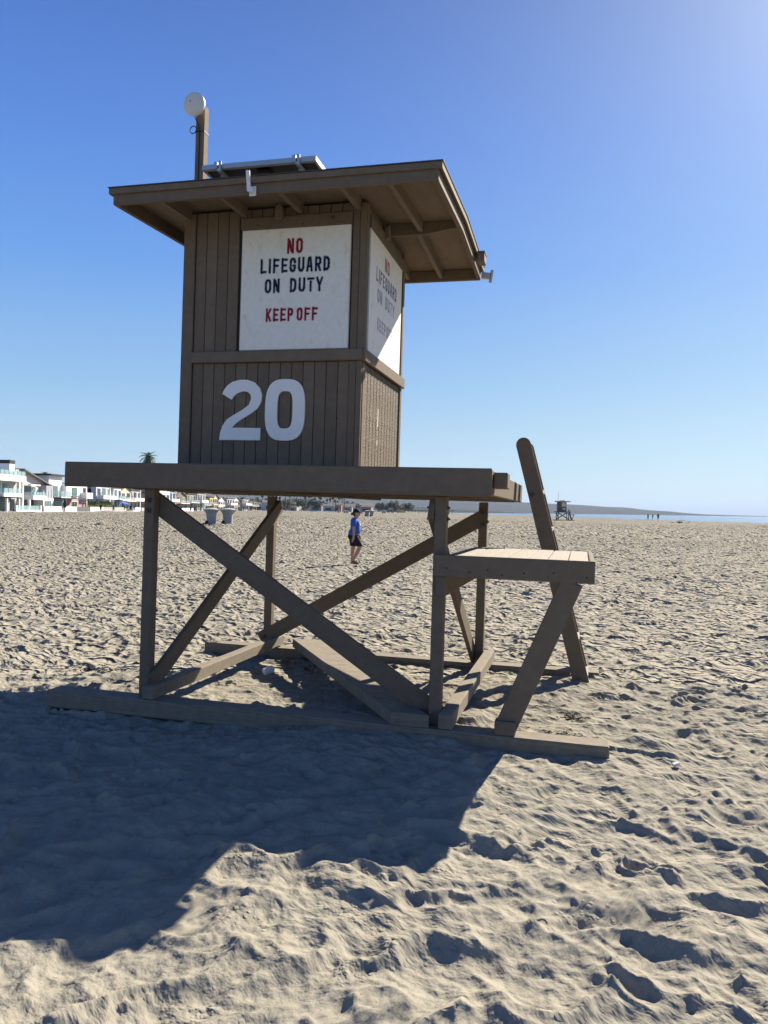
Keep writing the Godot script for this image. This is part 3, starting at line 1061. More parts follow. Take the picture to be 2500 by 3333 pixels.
	slab(sp, "panel_glass", 0.105, 1.105, 4.612, 4.634, 0.66, 1.26, M.cells)
	slab(sp, "panel_back", 0.105, 1.105, 4.606, 4.611, 0.66, 1.26, M.dark)
	board(sp, "panel_frame", 0.08, 1.13, 4.592, 4.637, 0.625, 0.66, 0, M.alu, 0.003)
	board(sp, "panel_frame", 0.08, 1.13, 4.592, 4.637, 1.26, 1.295, 0, M.alu, 0.003)
	board(sp, "panel_frame", 0.08, 0.1045, 4.592, 4.637, 0.661, 1.259, 2, M.alu, 0.003)
	board(sp, "panel_frame", 1.1055, 1.13, 4.592, 4.637, 0.661, 1.259, 2, M.alu, 0.003)
	for px in [0.22, 0.94]:
		beam(sp, "support_rail", P(px + 0.03, 4.578, 0.60), P(px + 0.03, 4.578, 1.31), Vector3.RIGHT, 0.032, 0.026, M.alu, 0.003)
		beam(sp, "support_leg", P(px + 0.03, 4.565, 0.68), P(px + 0.03, 4.335, 0.98), Vector3.RIGHT, 0.03, 0.03, M.alu, 0.003)
		beam(sp, "support_leg", P(px + 0.03, 4.565, 1.25), P(px + 0.03, 4.345, 1.25), Vector3.RIGHT, 0.03, 0.03, M.alu, 0.003)
		slab(sp, "end_clamp", px - 0.012, px + 0.02, 4.582, 4.645, 0.595, 0.622, M.alu, 0.003)
		rod(sp, "clamp_bolt", P(px + 0.04, 4.56, 0.612), P(px + 0.04, 4.652, 0.612), 0.013, 0.013, M.alu)
	slab(sp, "junction_box", 0.55, 0.67, 4.575, 4.605, 0.72, 0.82, M.dark, 0.004)
	# pole holders and the box on the roof edge
	var h1 := Node3D.new()
	h1.name = "pole_holder"
	t.add_child(h1, true)
	slab(h1, "holder_plate", 0.762, 0.818, 4.125, 4.20, rf - 0.010, rf - 0.001, M.white_metal, 0.002)
	rod(h1, "holder_tube", P(0.772, 4.15, rf - 0.035), P(0.766, 4.305, rf - 0.055), 0.0165, 0.0165, M.white_metal)
	rod(h1, "holder_knuckle", P(0.785, 4.163, rf - 0.010), P(0.785, 4.163, rf - 0.045), 0.024, 0.022, M.white_metal)
	var h2 := Node3D.new()
	h2.name = "pole_holder"
	t.add_child(h2, true)
	beam(h2, "holder_arm", P(2.285, 4.175, 2.60), P(2.372, 4.165, 2.60), Vector3.BACK, 0.05, 0.06, M.alu, 0.003)
	rod(h2, "holder_tube", P(2.378, 4.10, 2.60), P(2.395, 4.225, 2.60), 0.017, 0.017, M.alu)
	var fl := slab(t, "equipment_box", 2.302, 2.372, 4.165, 4.25, 2.10, 2.26, b, 0.006)
	slab(fl, "box_lid", -0.036, 0.040, 0.043, 0.058, -0.085, 0.085, b2, 0.003)
	# platform beside the deck
	board(t, "platform_board", 2.367, 3.473, 1.228, 1.3817, -0.077, -0.038, 0, b, 0.006)
	board(t, "platform_board", 3.435, 3.472, 1.232, 1.3797, -0.036, 1.547, 2, b, 0.006)
	board(t, "platform_board", 2.44, 3.433, 1.232, 1.336, 1.51, 1.547, 0, b2, 0.006)
	for i in 7:
		board(t, "platform_plank", 2.44 + i * 0.1422, 2.44 + i * 0.1422 + 0.136, 1.338, 1.377 - 0.002 * (i % 2), -0.036, 1.545, 2, M.deck_top, 0.005)
	board(t, "ledger", 2.38, 2.456, 1.088, 1.2265, -0.070, 2.60, 2, b2, 0.005)
	board(t, "platform_joist", 2.46, 3.43, 1.236, 1.336, 0.72, 0.76, 0, b2, 0.004)
	beam(t, "platform_leg", P(3.325, 1.235, -0.028), P(2.895, 0.175, -0.028), Vector3.BACK, 0.088, 0.150, b, 0.006)
	board(t, "leg_block", 2.832, 2.975, 0.1555, 0.252, -0.108, -0.002, 0, b, 0.006)
	# ladder leaning on the deck
	var ld := Node3D.new()
	ld.name = "ladder"
	t.add_child(ld, true)
	var foot := P(3.447, -0.01, 0)
	var dirv := (P(2.782, 2.44, 0) - foot).normalized()
	var L := (P(2.782, 2.44, 0) - foot).length()
	var sidev := Vector3.BACK.cross(dirv)
	var prof := PackedVector2Array([Vector2(0, -0.072), Vector2(L - 0.072, -0.072)])
	for i in range(1, 12):
		var a := -PI / 2 + PI * i / 12.0
		prof.append(Vector2(L - 0.072 + 0.072 * cos(a), 0.072 * sin(a)))
	prof.append(Vector2(L - 0.072, 0.072))
	prof.append(Vector2(0, 0.072))
	var sm := plate(prof, 0.042)
	for zz in [2.242, 2.742]:
		obj("stringer", sm, b2, ld, Transform3D(Basis(dirv, sidev, Vector3.BACK), foot + P(0, 0, zz)))
	for y in [0.155, 0.50, 0.85, 1.21, 1.57, 1.94]:
		var c: Vector3 = foot + dirv * ((y + 0.01) / dirv.y)
		slab(ld, "rung", c.x - 0.045, c.x + 0.082, y - 0.04, y, 2.2435, 2.6985, M.deck_top, 0.005)
	obj("bolt", bm, M.rust, t, Transform3D(Basis.IDENTITY, P(2.905, 1.885, 2.199)))

# ---------------------------------------------------------------- towers along the beach, simpler because they are far off
func far_tower(label: String, number: String, at: Vector3, turn: float, pale: Material) -> Node3D:
	var t := thing("distant_lifeguard_tower", label, "lifeguard tower", at)
	t.rotation.y = turn
	var b: Material = M.brown2
	slab(t, "ground_beam", -2.1, 2.3, 0.0, 0.15, -0.1, 0.1, b)
	slab(t, "ground_beam", -2.1, 2.3, 0.0, 0.15, 2.4, 2.6, b)
	for x in [-1.3, 1.05]:
		for d in [0.05, 2.5]:
			slab(t, "post", x - 0.09, x + 0.09, 0.15, 1.8, d - 0.09, d + 0.09, b)
	for d in [0.1, 2.45]:
		beam(t, "brace", P(-1.3, 0.25 if d > 1 else 1.7, d), P(1.05, 1.7 if d > 1 else 0.25, d), Vector3.BACK, 0.08, 0.22, b, 0.0)
	beam(t, "brace", P(-1.24, 0.25, 0.0), P(-1.24, 1.7, 2.5), Vector3.RIGHT, 0.08, 0.22, b, 0.0)
	slab(t, "deck", -1.9, 1.5, 1.8, 2.0, -0.1, 2.8, b)
	slab(t, "cabin_wall", -1.25, 0.65, 2.0, 4.25, 0.7, 2.2, b)
	slab(t, "corner_board", -1.27, -1.13, 2.0, 4.25, 0.67, 0.75, M.brown3)
	slab(t, "rail", -1.25, 0.66, 2.93, 3.03, 0.67, 0.7, M.brown3)
	slab(t, "sign_board", -0.42, 0.5, 3.1, 4.1, 0.66, 0.7, pale)
	prism(t, "roof", [Vector2(0.1, 4.28), Vector2(1.45, 4.42), Vector2(2.8, 4.28), Vector2(2.8, 4.16), Vector2(1.45, 4.28), Vector2(0.1, 4.16)], -1.7, 1.55, M.dark_roof)
	slab(t, "roof_box", -0.75, 0.35, 4.36, 4.5, 1.0, 1.9, M.dark)
	slab(t, "platform", 1.1, 2.3, 1.25, 1.38, 0.0, 1.5, b)
	beam(t, "platform_leg", P(2.15, 1.25, 0.05), P(1.7, 0.12, 0.05), Vector3.BACK, 0.1, 0.16, b, 0.0)
	for d in [2.0, 2.45]:
		beam(t, "ladder_side", P(1.4, 2.45, d), P(2.1, 0.0, d), Vector3.BACK, 0.08, 0.22, b, 0.0)
	rod(t, "aerial", P(-1.1, 4.3, 1.6), P(-1.05, 6.5, 1.6), 0.05, 0.03, M.alu, 6)
	if number != "":
		var tm := TextMesh.new()
		var f := SystemFont.new()
		f.font_names = PackedStringArray(["Droid Sans"])
		f.font_weight = 700
		tm.font = f
		tm.text = number
		tm.font_size = 64
		tm.pixel_size = 0.0112
		tm.depth = 0.03
		obj("number", tm, M.white_number, t, Transform3D(Basis.IDENTITY, P(0.05, 2.56, 0.665)))
	return t

# ---------------------------------------------------------------- people
func v3(x: float, y: float, z: float) -> Vector3:
	return Vector3(x, y, z)

func eye_pair(o: Node, c: Vector3, side: Vector3, r: float) -> void:
	for s in [-1.0, 1.0]:
		var st := begin()
		cyl(st, c + side * s - v3(0.004, 0, 0), c + side * s + v3(0.003, 0, 0), r, r * 0.7, 8)
		obj("eye", st.commit(), M.dark, o)

func walker() -> void:
	var at := P(-0.90, ground(-0.90, 23.86) + 0.0, 23.86)
	var o := thing("person", "walking person in blue T-shirt, black shorts and dark cap with hair tied back", "person", at)
	o.rotation.y = deg_to_rad(-6)
	var bones := [
		[v3(0.055, 1.585, 0), v3(0.075, 1.54, 0), 0.092, 0.082], [v3(0.10, 1.49, 0), v3(0.085, 1.52, 0), 0.045, 0.06], [v3(0.152, 1.555, 0), v3(0.172, 1.53, 0), 0.012, 0.016],
		[v3(0.145, 1.50, 0.012), v3(0.145, 1.50, -0.012), 0.014, 0.014], [v3(0.06, 1.55, 0.085), v3(0.055, 1.52, 0.088), 0.016, 0.013], [v3(0.06, 1.55, -0.085), v3(0.055, 1.52, -0.088), 0.016, 0.013],
		[v3(0.015, 1.36, 0), v3(0.05, 1.48, 0), 0.062, 0.055],
		[v3(-0.015, 1.33, 0.13), v3(-0.015, 1.33, -0.13), 0.075, 0.075], [v3(0.02, 1.25, 0.07), v3(0.03, 1.02, 0.07), 0.125, 0.13], [v3(0.02, 1.25, -0.07), v3(0.03, 1.02, -0.07), 0.125, 0.13], [v3(-0.03, 0.9, 0.075), v3(-0.04, 0.86, 0.075), 0.14, 0.13], [v3(-0.03, 0.9, -0.075), v3(-0.04, 0.86, -0.075), 0.14, 0.13],
		[v3(0.0, 1.33, 0.20), v3(0.015, 1.06, 0.235), 0.056, 0.043], [v3(0.015, 1.06, 0.235), v3(0.005, 0.84, 0.225), 0.042, 0.028], [v3(0.0, 0.83, 0.225), v3(-0.02, 0.765, 0.22), 0.03, 0.032],
		[v3(0.0, 1.33, -0.20), v3(0.05, 1.06, -0.235), 0.056, 0.043], [v3(0.05, 1.06, -0.235), v3(0.12, 0.86, -0.215), 0.042, 0.028], [v3(0.125, 0.85, -0.215), v3(0.145, 0.785, -0.21), 0.03, 0.032],
		[v3(-0.045, 0.86, -0.09), v3(-0.045, 0.5, -0.085), 0.115, 0.064], [v3(-0.045, 0.5, -0.085), v3(-0.06, 0.35, -0.085), 0.06, 0.058], [v3(-0.06, 0.35, -0.085), v3(-0.085, 0.085, -0.085), 0.058, 0.036], [v3(-0.095, 0.045, -0.085), v3(0.07, 0.03, -0.09), 0.036, 0.030],
		[v3(-0.02, 0.86, 0.09), v3(0.185, 0.545, 0.09), 0.115, 0.068], [v3(0.185, 0.545, 0.09), v3(0.11, 0.36, 0.088), 0.064, 0.062], [v3(0.11, 0.36, 0.088), v3(0.0, 0.145, 0.085), 0.060, 0.037], [v3(-0.01, 0.115, 0.085), v3(0.12, 0.04, 0.085), 0.036, 0.032]]
	for q in [[-0.012, 0.004, 0.075, 0.0], [-0.022, 0.012, 0.082, 0.004], [-0.030, 0.012, 0.075, 0.009], [-0.038, 0.010, 0.062, 0.012]]:   # fingers, slightly curled
		for s in [[0.22, -0.02, 0.765], [-0.21, 0.145, 0.785]]:
			var a := v3(s[1] + q[0] + 0.02, s[2] - 0.02, s[0])
			var m := a + v3(-0.004, -0.035, q[3] * signf(s[0]) * -1.0)
			bones.append([a, m, 0.0095, 0.0088])
			bones.append([m, m + v3(-0.012, -q[2] * 0.4, 0), 0.0088, 0.0075])
	for s in [[0.22, 0.0, 0.80], [-0.21, 0.15, 0.82]]:   # thumbs
		bones.append([v3(s[1] + 0.012, s[2], s[0]), v3(s[1] + 0.03, s[2] - 0.05, s[0] - 0.012 * signf(s[0])), 0.0115, 0.009])
	obj("body", body(bones, 0.0125, 0.022), M.skin, o)
	var shirt := [
		[v3(-0.015, 1.335, 0.13), v3(-0.015, 1.335, -0.13), 0.088, 0.088], [v3(0.022, 1.24, 0.07), v3(0.035, 1.02, 0.07), 0.142, 0.148], [v3(0.022, 1.24, -0.07), v3(0.035, 1.02, -0.07), 0.142, 0.148], [v3(0.09, 1.21, 0.07), v3(0.09, 1.21, -0.07), 0.075, 0.075], [v3(-0.02, 0.95, 0.08), v3(-0.02, 0.88, 0.08), 0.158, 0.158], [v3(-0.02, 0.95, -0.08), v3(-0.02, 0.88, -0.08), 0.158, 0.158],
		[v3(0.0, 1.335, 0.19), v3(0.01, 1.20, 0.222), 0.072, 0.070], [v3(0.0, 1.335, -0.19), v3(0.028, 1.20, -0.222), 0.072, 0.070]]
	var sh := obj("shirt", body(shirt, 0.0125, 0.03, [[Vector3.DOWN, -0.895], [Vector3(0.35, 1, 0).normalized(), 1.352]]), M.blue_cloth, o)
	sh.set_meta("label", "blue T-shirt with a small pale print on the chest")
	obj("shirt_print", box_mesh(Vector3(0.012, 0.09, 0.10), 0.004), M.white, o, Transform3D(Basis(Vector3.BACK, 0.12), v3(0.171, 1.225, 0.02)))
	obj("hem", body([[v3(-0.02, 0.9, 0.08), v3(-0.02, 0.9, -0.08), 0.160, 0.160]], 0.0125, 0.02, [[Vector3.DOWN, -0.89], [Vector3.UP, 0.906]]), M.pink_cloth, o)
	var shorts := [
		[v3(-0.035, 0.9, 0.078), v3(-0.045, 0.85, 0.078), 0.150, 0.150], [v3(-0.035, 0.9, -0.078), v3(-0.045, 0.85, -0.078), 0.150, 0.150],
		[v3(-0.045, 0.85, -0.092), v3(-0.045, 0.52, -0.09), 0.135, 0.102], [v3(-0.02, 0.85, 0.095), v3(0.165, 0.575, 0.092), 0.135, 0.098]]
	obj("shorts", body(shorts, 0.0125, 0.03, [[Vector3.UP, 0.925], [Vector3.DOWN, -0.545]]), M.black_cloth, o)
	var cap := obj("cap", body([[v3(0.05, 1.605, 0), v3(0.06, 1.59, 0), 0.106, 0.106]], 0.011, 0.02, [[Vector3(0.1, -1, 0).normalized(), -1.565]]), M.black_cloth, o)
	obj("brim", body([[v3(0.12, 1.592, 0.045), v3(0.235, 1.566, 0.028), 0.016, 0.012], [v3(0.12, 1.592, -0.045), v3(0.235, 1.566, -0.028), 0.016, 0.012], [v3(0.12, 1.597, 0), v3(0.25, 1.568, 0), 0.016, 0.012]], 0.010, 0.03), M.black_cloth, cap)
	obj("hair", body([[v3(0.0, 1.55, 0), v3(0.015, 1.50, 0), 0.075, 0.06], [v3(-0.075, 1.545, 0), v3(-0.09, 1.525, 0), 0.042, 0.036]], 0.012, 0.02), M.hair, o)
	eye_pair(o, v3(0.152, 1.567, 0), v3(0, 0, 0.033), 0.009)
	obj("sandal", body([[v3(-0.10, 0.012, -0.085), v3(0.10, 0.010, -0.092), 0.026, 0.03], [v3(0.0, 0.062, -0.125), v3(0.07, 0.055, -0.055), 0.012, 0.012]], 0.012, 0.015), M.black_cloth, o)
	obj("sandal", body([[v3(-0.03, 0.085, 0.085), v3(0.14, 0.008, 0.085), 0.022, 0.026], [v3(0.05, 0.115, 0.05), v3(0.10, 0.085, 0.12), 0.012, 0.012]], 0.012, 0.015), M.black_cloth, o)

# a person seen from far away: standing or in mid stride
func stroller(label: String, at: Vector3, turn: float, tall: float, top: Material, low: Material, stride: float, arms: float, group := "") -> Node3D:
	var o := thing("person", label, "person", at, group)
	o.rotation.y = turn
	var s := tall / 1.72
	var bones := []
	for q in [
		[v3(0.02, 1.62, 0), v3(0.03, 1.56, 0), 0.098, 0.085], [v3(0, 1.40, 0), v3(0.015, 1.52, 0), 0.06, 0.055], [v3(0, 1.38, 0.13), v3(0, 1.38, -0.13), 0.075, 0.075],
		[v3(0, 1.28, 0.06), v3(0, 1.0, 0.05), 0.12, 0.11], [v3(0, 1.28, -0.06), v3(0, 1.0, -0.05), 0.12, 0.11], [v3(0, 0.92, 0.06), v3(0, 0.92, -0.06), 0.12, 0.12],
		[v3(0, 1.38, 0.20), v3(-stride * 0.35 - arms * 0.1, 1.12, 0.25), 0.055, 0.045], [v3(-stride * 0.35 - arms * 0.1, 1.12, 0.25), v3(-stride * 0.4 + arms * 0.15, 0.88 + arms * 0.22, 0.24), 0.045, 0.035],
		[v3(0, 1.38, -0.20), v3(stride * 0.35 - arms * 0.1, 1.12, -0.25), 0.055, 0.045], [v3(stride * 0.35 - arms * 0.1, 1.12, -0.25), v3(stride * 0.55 + arms * 0.15, 0.9 + arms * 0.2, -0.24), 0.045, 0.035],
		[v3(0, 0.9, 0.09), v3(stride * 0.5, 0.5, 0.09), 0.10, 0.065], [v3(stride * 0.5, 0.5, 0.09), v3(stride * 0.75, 0.07, 0.09), 0.06, 0.04], [v3(stride * 0.75, 0.045, 0.09), v3(stride * 0.75 + 0.16, 0.035, 0.1), 0.045, 0.04],
		[v3(0, 0.9, -0.09), v3(-stride * 0.3, 0.5, -0.09), 0.10, 0.065], [v3(-stride * 0.3, 0.5, -0.09), v3(-stride * 0.75, 0.09, -0.09), 0.06, 0.04], [v3(-stride * 0.75, 0.06, -0.09), v3(-stride * 0.75 + 0.16, 0.035, -0.1), 0.045, 0.04]]:
		bones.append([q[0] * s, q[1] * s, q[2] * s, q[3] * s])
	obj("body", body(bones, 0.032, 0.03), M.skin, o)
	var shirt := []
	for i in [2, 3, 4, 6, 8]:
		shirt.append([bones[i][0], bones[i][1], bones[i][2] + 0.025, bones[i][3] + 0.025])
	obj("shirt", body(shirt, 0.032, 0.03), top, o)
	var legs := []
	for i in [5, 10, 13, 11, 14]:
		legs.append([bones[i][0], bones[i][1] if i < 11 or i == 13 else bones[i][0].lerp(bones[i][1], 0.6), bones[i][2] + 0.02, bones[i][3] + 0.022])
	obj("trousers", body(legs, 0.032, 0.03), low, o)
	obj("hair", body([[v3(0.0, 1.65, 0) * s, v3(-0.03, 1.58, 0) * s, 0.10 * s, 0.075 * s]], 0.032, 0.03), M.hair, o)
	return o

# ---------------------------------------------------------------- bins
func bin_proto(label: String, at: Vector3) -> Node3D:
	var o := thing("rubbish_bin", label, "bin", at, "pale bins on the open sand")
	var st := begin()
	var rings := []
	for q in [[0.0, 0.33, 0.27], [0.40, 0.345, 0.285], [0.66, 0.365, 0.31], [0.80, 0.41, 0.35], [0.91, 0.48, 0.42], [0.985, 0.57, 0.50], [1.03, 0.64, 0.57], [1.06, 0.64, 0.57]]:
		var r := PackedVector3Array()
		for i in 32:
			var t := TAU * i / 32
			var c := Vector2(cos(t), sin(t))
			var e := 4.5
			var k := pow(pow(absf(c.x), e) + pow(absf(c.y), e), -1.0 / e)
			r.append(Vector3(c.x * k * q[1], q[0] + 0.03, c.y * k * q[2]))
		rings.append(r)
	for j in rings.size() - 1:
		for i in 32:
			var i2 := (i + 1) % 32
			var c := Vector3(0, rings[j][i].y, 0)
			quad(st, rings[j][i], rings[j][i2], rings[j + 1][i2], rings[j + 1][i], rings[j][i] - c + Vector3(0, -0.15 if j > 2 else 0.0, 0))
	for i in 32:
		tri(st, rings[7][i], rings[7][(i + 1) % 32], Vector3(0, 1.13, 0), Vector3.UP)
		tri(st, rings[0][i], rings[0][(i + 1) % 32], Vector3(0, 0.03, 0), Vector3.DOWN)
	obj("bin_body", st.commit(), M.bin, o)
	obj("lid", lathe([Vector2(0.5, 1.08), Vector2(0.48, 1.13), Vector2(0.3, 1.19), Vector2(0.0, 1.21)], 28), M.bin_lid, o)
	slab(o, "lid_handle", -0.09, 0.09, 1.20, 1.26, -0.05, 0.05, M.bin_lid, 0.01)
	for d in [-0.24, 0.24]:
		var w := rod(o, "wheel", P(-0.31, 0.13, d - 0.035), P(-0.31, 0.13, d + 0.035), 0.13, 0.13, M.rubber, 18)
		rod(w, "hub", P(-0.31, 0.13, d - 0.04), P(-0.31, 0.13, d + 0.04), 0.05, 0.05, M.dark, 10)
	slab(o, "handle_bar", -0.40, -0.37, 0.82, 0.85, -0.2, 0.2, M.bin, 0.005)
	return o

# ---------------------------------------------------------------- vehicles
func vehicle(called: String, label: String, category: String, at: Vector3, turn: float, paint: Material, pickup: bool) -> void:
	var o := thing(called, label, category, at)
	o.rotation.y = turn
	var pts := [Vector2(-2.6, 0.55), Vector2(2.55, 0.5), Vector2(2.6, 0.95), Vector2(2.3, 1.1), Vector2(1.25, 1.16), Vector2(0.75, 1.78), Vector2(-0.55, 1.8), Vector2(-0.75, 1.2), Vector2(-2.6, 1.2)]
	if not pickup:
		pts = [Vector2(-2.1, 0.45), Vector2(2.0, 0.42), Vector2(2.1, 0.8), Vector2(1.9, 0.95), Vector2(1.0, 1.0), Vector2(0.4, 1.55), Vector2(-1.3, 1.6), Vector2(-2.0, 1.05)]
	obj("car_body", plate(PackedVector2Array(pts), 1.75), paint, o, Transform3D(Basis.IDENTITY, v3(0, 0, -0.875)))
	var win := [Vector2(1.0, 1.2), Vector2(0.66, 1.7), Vector2(-0.42, 1.7), Vector2(-0.5, 1.2)] if pickup else [Vector2(0.75, 1.02), Vector2(0.32, 1.48), Vector2(-1.2, 1.5), Vector2(-1.5, 1.02)]
	for z in [-0.885, 0.873]:
		obj("window", plate(PackedVector2Array(win), 0.012), M.window, o, Transform3D(Basis.IDENTITY, v3(0, 0, z)))
	for x in ([-1.7, 1.75] if pickup else [-1.3, 1.3]):
		for z in [-0.78, 0.78]:
			var st := begin()
			var r := 0.4 if pickup else 0.32
			cyl(st, v3(x, r, z - 0.12), v3(x, r, z + 0.12), r, r, 18)
			var w := obj("wheel", st.commit(), M.rubber, o)
			var s2 := begin()
			cyl(s2, v3(x, r, z - 0.125), v3(x, r, z + 0.125), r * 0.55, r * 0.55, 14)
			obj("rim", s2.commit(), M.alu, w)
	slab(o, "headlight", 2.5, 2.58, 0.75, 0.9, 0.45, 0.75, M.white)
	slab(o, "headlight", 2.5, 2.58, 0.75, 0.9, -0.75, -0.45, M.white)
	if pickup:
		slab(o, "roof_rack", -0.5, 0.6, 1.86, 1.92, -0.7, 0.7, M.dark)
		slab(o, "rescue_float", -2.0, -1.0, 1.2, 1.32, -0.5, 0.1, M.red)

# ---------------------------------------------------------------- plants
func palm_proto(label: String, at: Vector3, tall: float, spread: float, seed_: int, group := "") -> Node3D:
	rng.seed = seed_
	var o := thing("palm_tree", label, "palm tree", at, group)
	var st := begin()
	var lean := v3(rng.randf_range(-0.3, 0.3), 0, rng.randf_range(-0.3, 0.3))
	var prev := Vector3.ZERO
	for i in 6:
		var f := (i + 1) / 6.0
		var p := v3(0, tall * f, 0) + lean * f * f
		cyl(st, prev, p, 0.24 - 0.1 * (f - 1.0 / 6.0), 0.24 - 0.1 * f, 9, false)
		prev = p
	obj("trunk", st.commit(), M.bark, o)
	var cr := begin()
	for k in 34:
		var a := TAU * k / 34.0 * 5.0 + rng.randf() * 0.4
		var el := lerpf(1.25, -0.75, k / 33.0) + rng.randf_range(-0.12, 0.12)
		var L := spread * rng.randf_range(0.8, 1.0)
		var p := prev
		var e := el
		for sgm in 5:
			var dirv := v3(cos(a) * cos(e), sin(e), sin(a) * cos(e))
			var q := p + dirv * L / 5.0
			var side := dirv.cross(Vector3.UP).normalized()
			for lf in 5:
				var b := p.lerp(q, lf / 5.0)
				var ll := spread * 0.30 * (1.0 - 0.16 * absf(sgm - 2.2))
				for s in [-1.0, 1.0]:
					var tip: Vector3 = b + side * s * ll * 0.8 + dirv * ll * 0.5 - v3(0, ll * 0.25, 0)
					tri(cr, b - dirv * 0.05, b + dirv * 0.06 * spread / 2.5, tip, Vector3.UP + side * s * 0.3)
			p = q
			e -= 0.30
	obj("crown", cr.commit(), M.palm_leaf, o)
	return o

func tree_proto(label: String, at: Vector3, tall: float, wide: float, seed_: int, m: Material, group := "") -> Node3D:
	rng.seed = seed_
	var o := thing("tree", label, "tree", at, group)
	var st := begin()
	cyl(st, Vector3.ZERO, v3(0.1, tall * 0.5, 0), 0.22, 0.13, 8, false)
	for k in 4:
		var a := TAU * k / 4.0 + rng.randf()
		cyl(st, v3(0.1, tall * 0.4, 0), v3(cos(a) * wide * 0.3, tall * 0.72, sin(a) * wide * 0.3), 0.11, 0.05, 6, false)
	obj("trunk", st.commit(), M.bark, o)
	var cr := begin()
	var cl := []
	for k in 13:
		cl.append(v3(rng.randf_range(-0.38, 0.38) * wide, tall * rng.randf_range(0.5, 0.9), rng.randf_range(-0.38, 0.38) * wide))
	for k in 900:
		var c: Vector3 = cl[k % 13]
		var n := v3(rng.randfn(), rng.randfn(), rng.randfn()).normalized()
		var p := c + n * wide * 0.2 * pow(rng.randf(), 0.4)
		var u := n.cross(v3(rng.randfn(), rng.randfn(), rng.randfn())).normalized()
		var w := n.cross(u)
		var s := wide * rng.randf_range(0.025, 0.05)
		tri(cr, p - u * s, p + u * s, p + w * s * 1.6 + n * s, n)
	obj("crown", cr.commit(), m, o)
	return o

# ---------------------------------------------------------------- houses along the boardwalk
# local axes of a house: x towards the beach from its front line, y up, d along the row away from the camera
func win_front(o: Node, x: float, y0: float, y1: float, d0: float, d1: float, frame: Material, pane: Material, n := 1) -> void:
	var w := slab(o, "window", x, x + 0.06, y0, y1, d0, d1, frame)
	var cw := (d1 - d0 - 0.1) / n
	for k in n:
		var c := -((d0 + 0.05 + cw * (k + 0.5)) - (d0 + d1) / 2)
		obj("pane", box_mesh(Vector3(0.02, y1 - y0 - 0.16, cw - 0.08)), pane, w, Transform3D(Basis.IDENTITY, v3(0.028, 0, c)))

func win_side(o: Node, d: float, y0: float, y1: float, x0: float, x1: float, frame: Material, pane: Material, n := 1) -> void:
	var w := slab(o, "window", x0, x1, y0, y1, d - 0.06, d, frame)
	var cw := (x1 - x0 - 0.1) / n
	for k in n:
		obj("pane", box_mesh(Vector3(cw - 0.08, y1 - y0 - 0.16, 0.02)), pane, w, Transform3D(Basis.IDENTITY, v3(-(x1 - x0) / 2 + 0.05 + cw * (k + 0.5), 0, 0.028)))

func glass_rail(o: Node, x0: float, x1: float, y: float, h: float, d0: float, d1: float, posts := 5) -> void:
	slab(o, "glass_rail", x1 - 0.03, x1, y, y + h, d0, d1, M.rail_glass)
	slab(o, "glass_rail", x0, x1 - 0.035, y, y + h, d0, d0 + 0.03, M.rail_glass)
	for k in posts + 1:
		var d := lerpf(d0 + 0.03, d1 - 0.03, k / float(posts))
		slab(o, "rail_post", x1 - 0.005, x1 + 0.035, y, y + h + 0.04, d - 0.025, d + 0.025, M.metal_grey)

func solid_balcony(o: Node, x0: float, x1: float, y0: float, y1: float, d0: float, d1: float, m: Material) -> void:
	slab(o, "balcony_floor", x0, x1 - 0.12, y0, y0 + 0.2, d0 + 0.12, d1 - 0.12, m)
	slab(o, "balcony_front", x1 - 0.118, x1, y0, y1, d0, d1, m)
	slab(o, "balcony_end", x0, x1 - 0.12, y0, y1, d0, d0 + 0.118, m)
	slab(o, "balcony_end", x0, x1 - 0.12, y0, y1, d1 - 0.118, d1, m)

func house(label: String, d0: float, front := -68.0) -> Node3D:
	return thing("beach_house", label, "house", P(front, 0.55, d0))

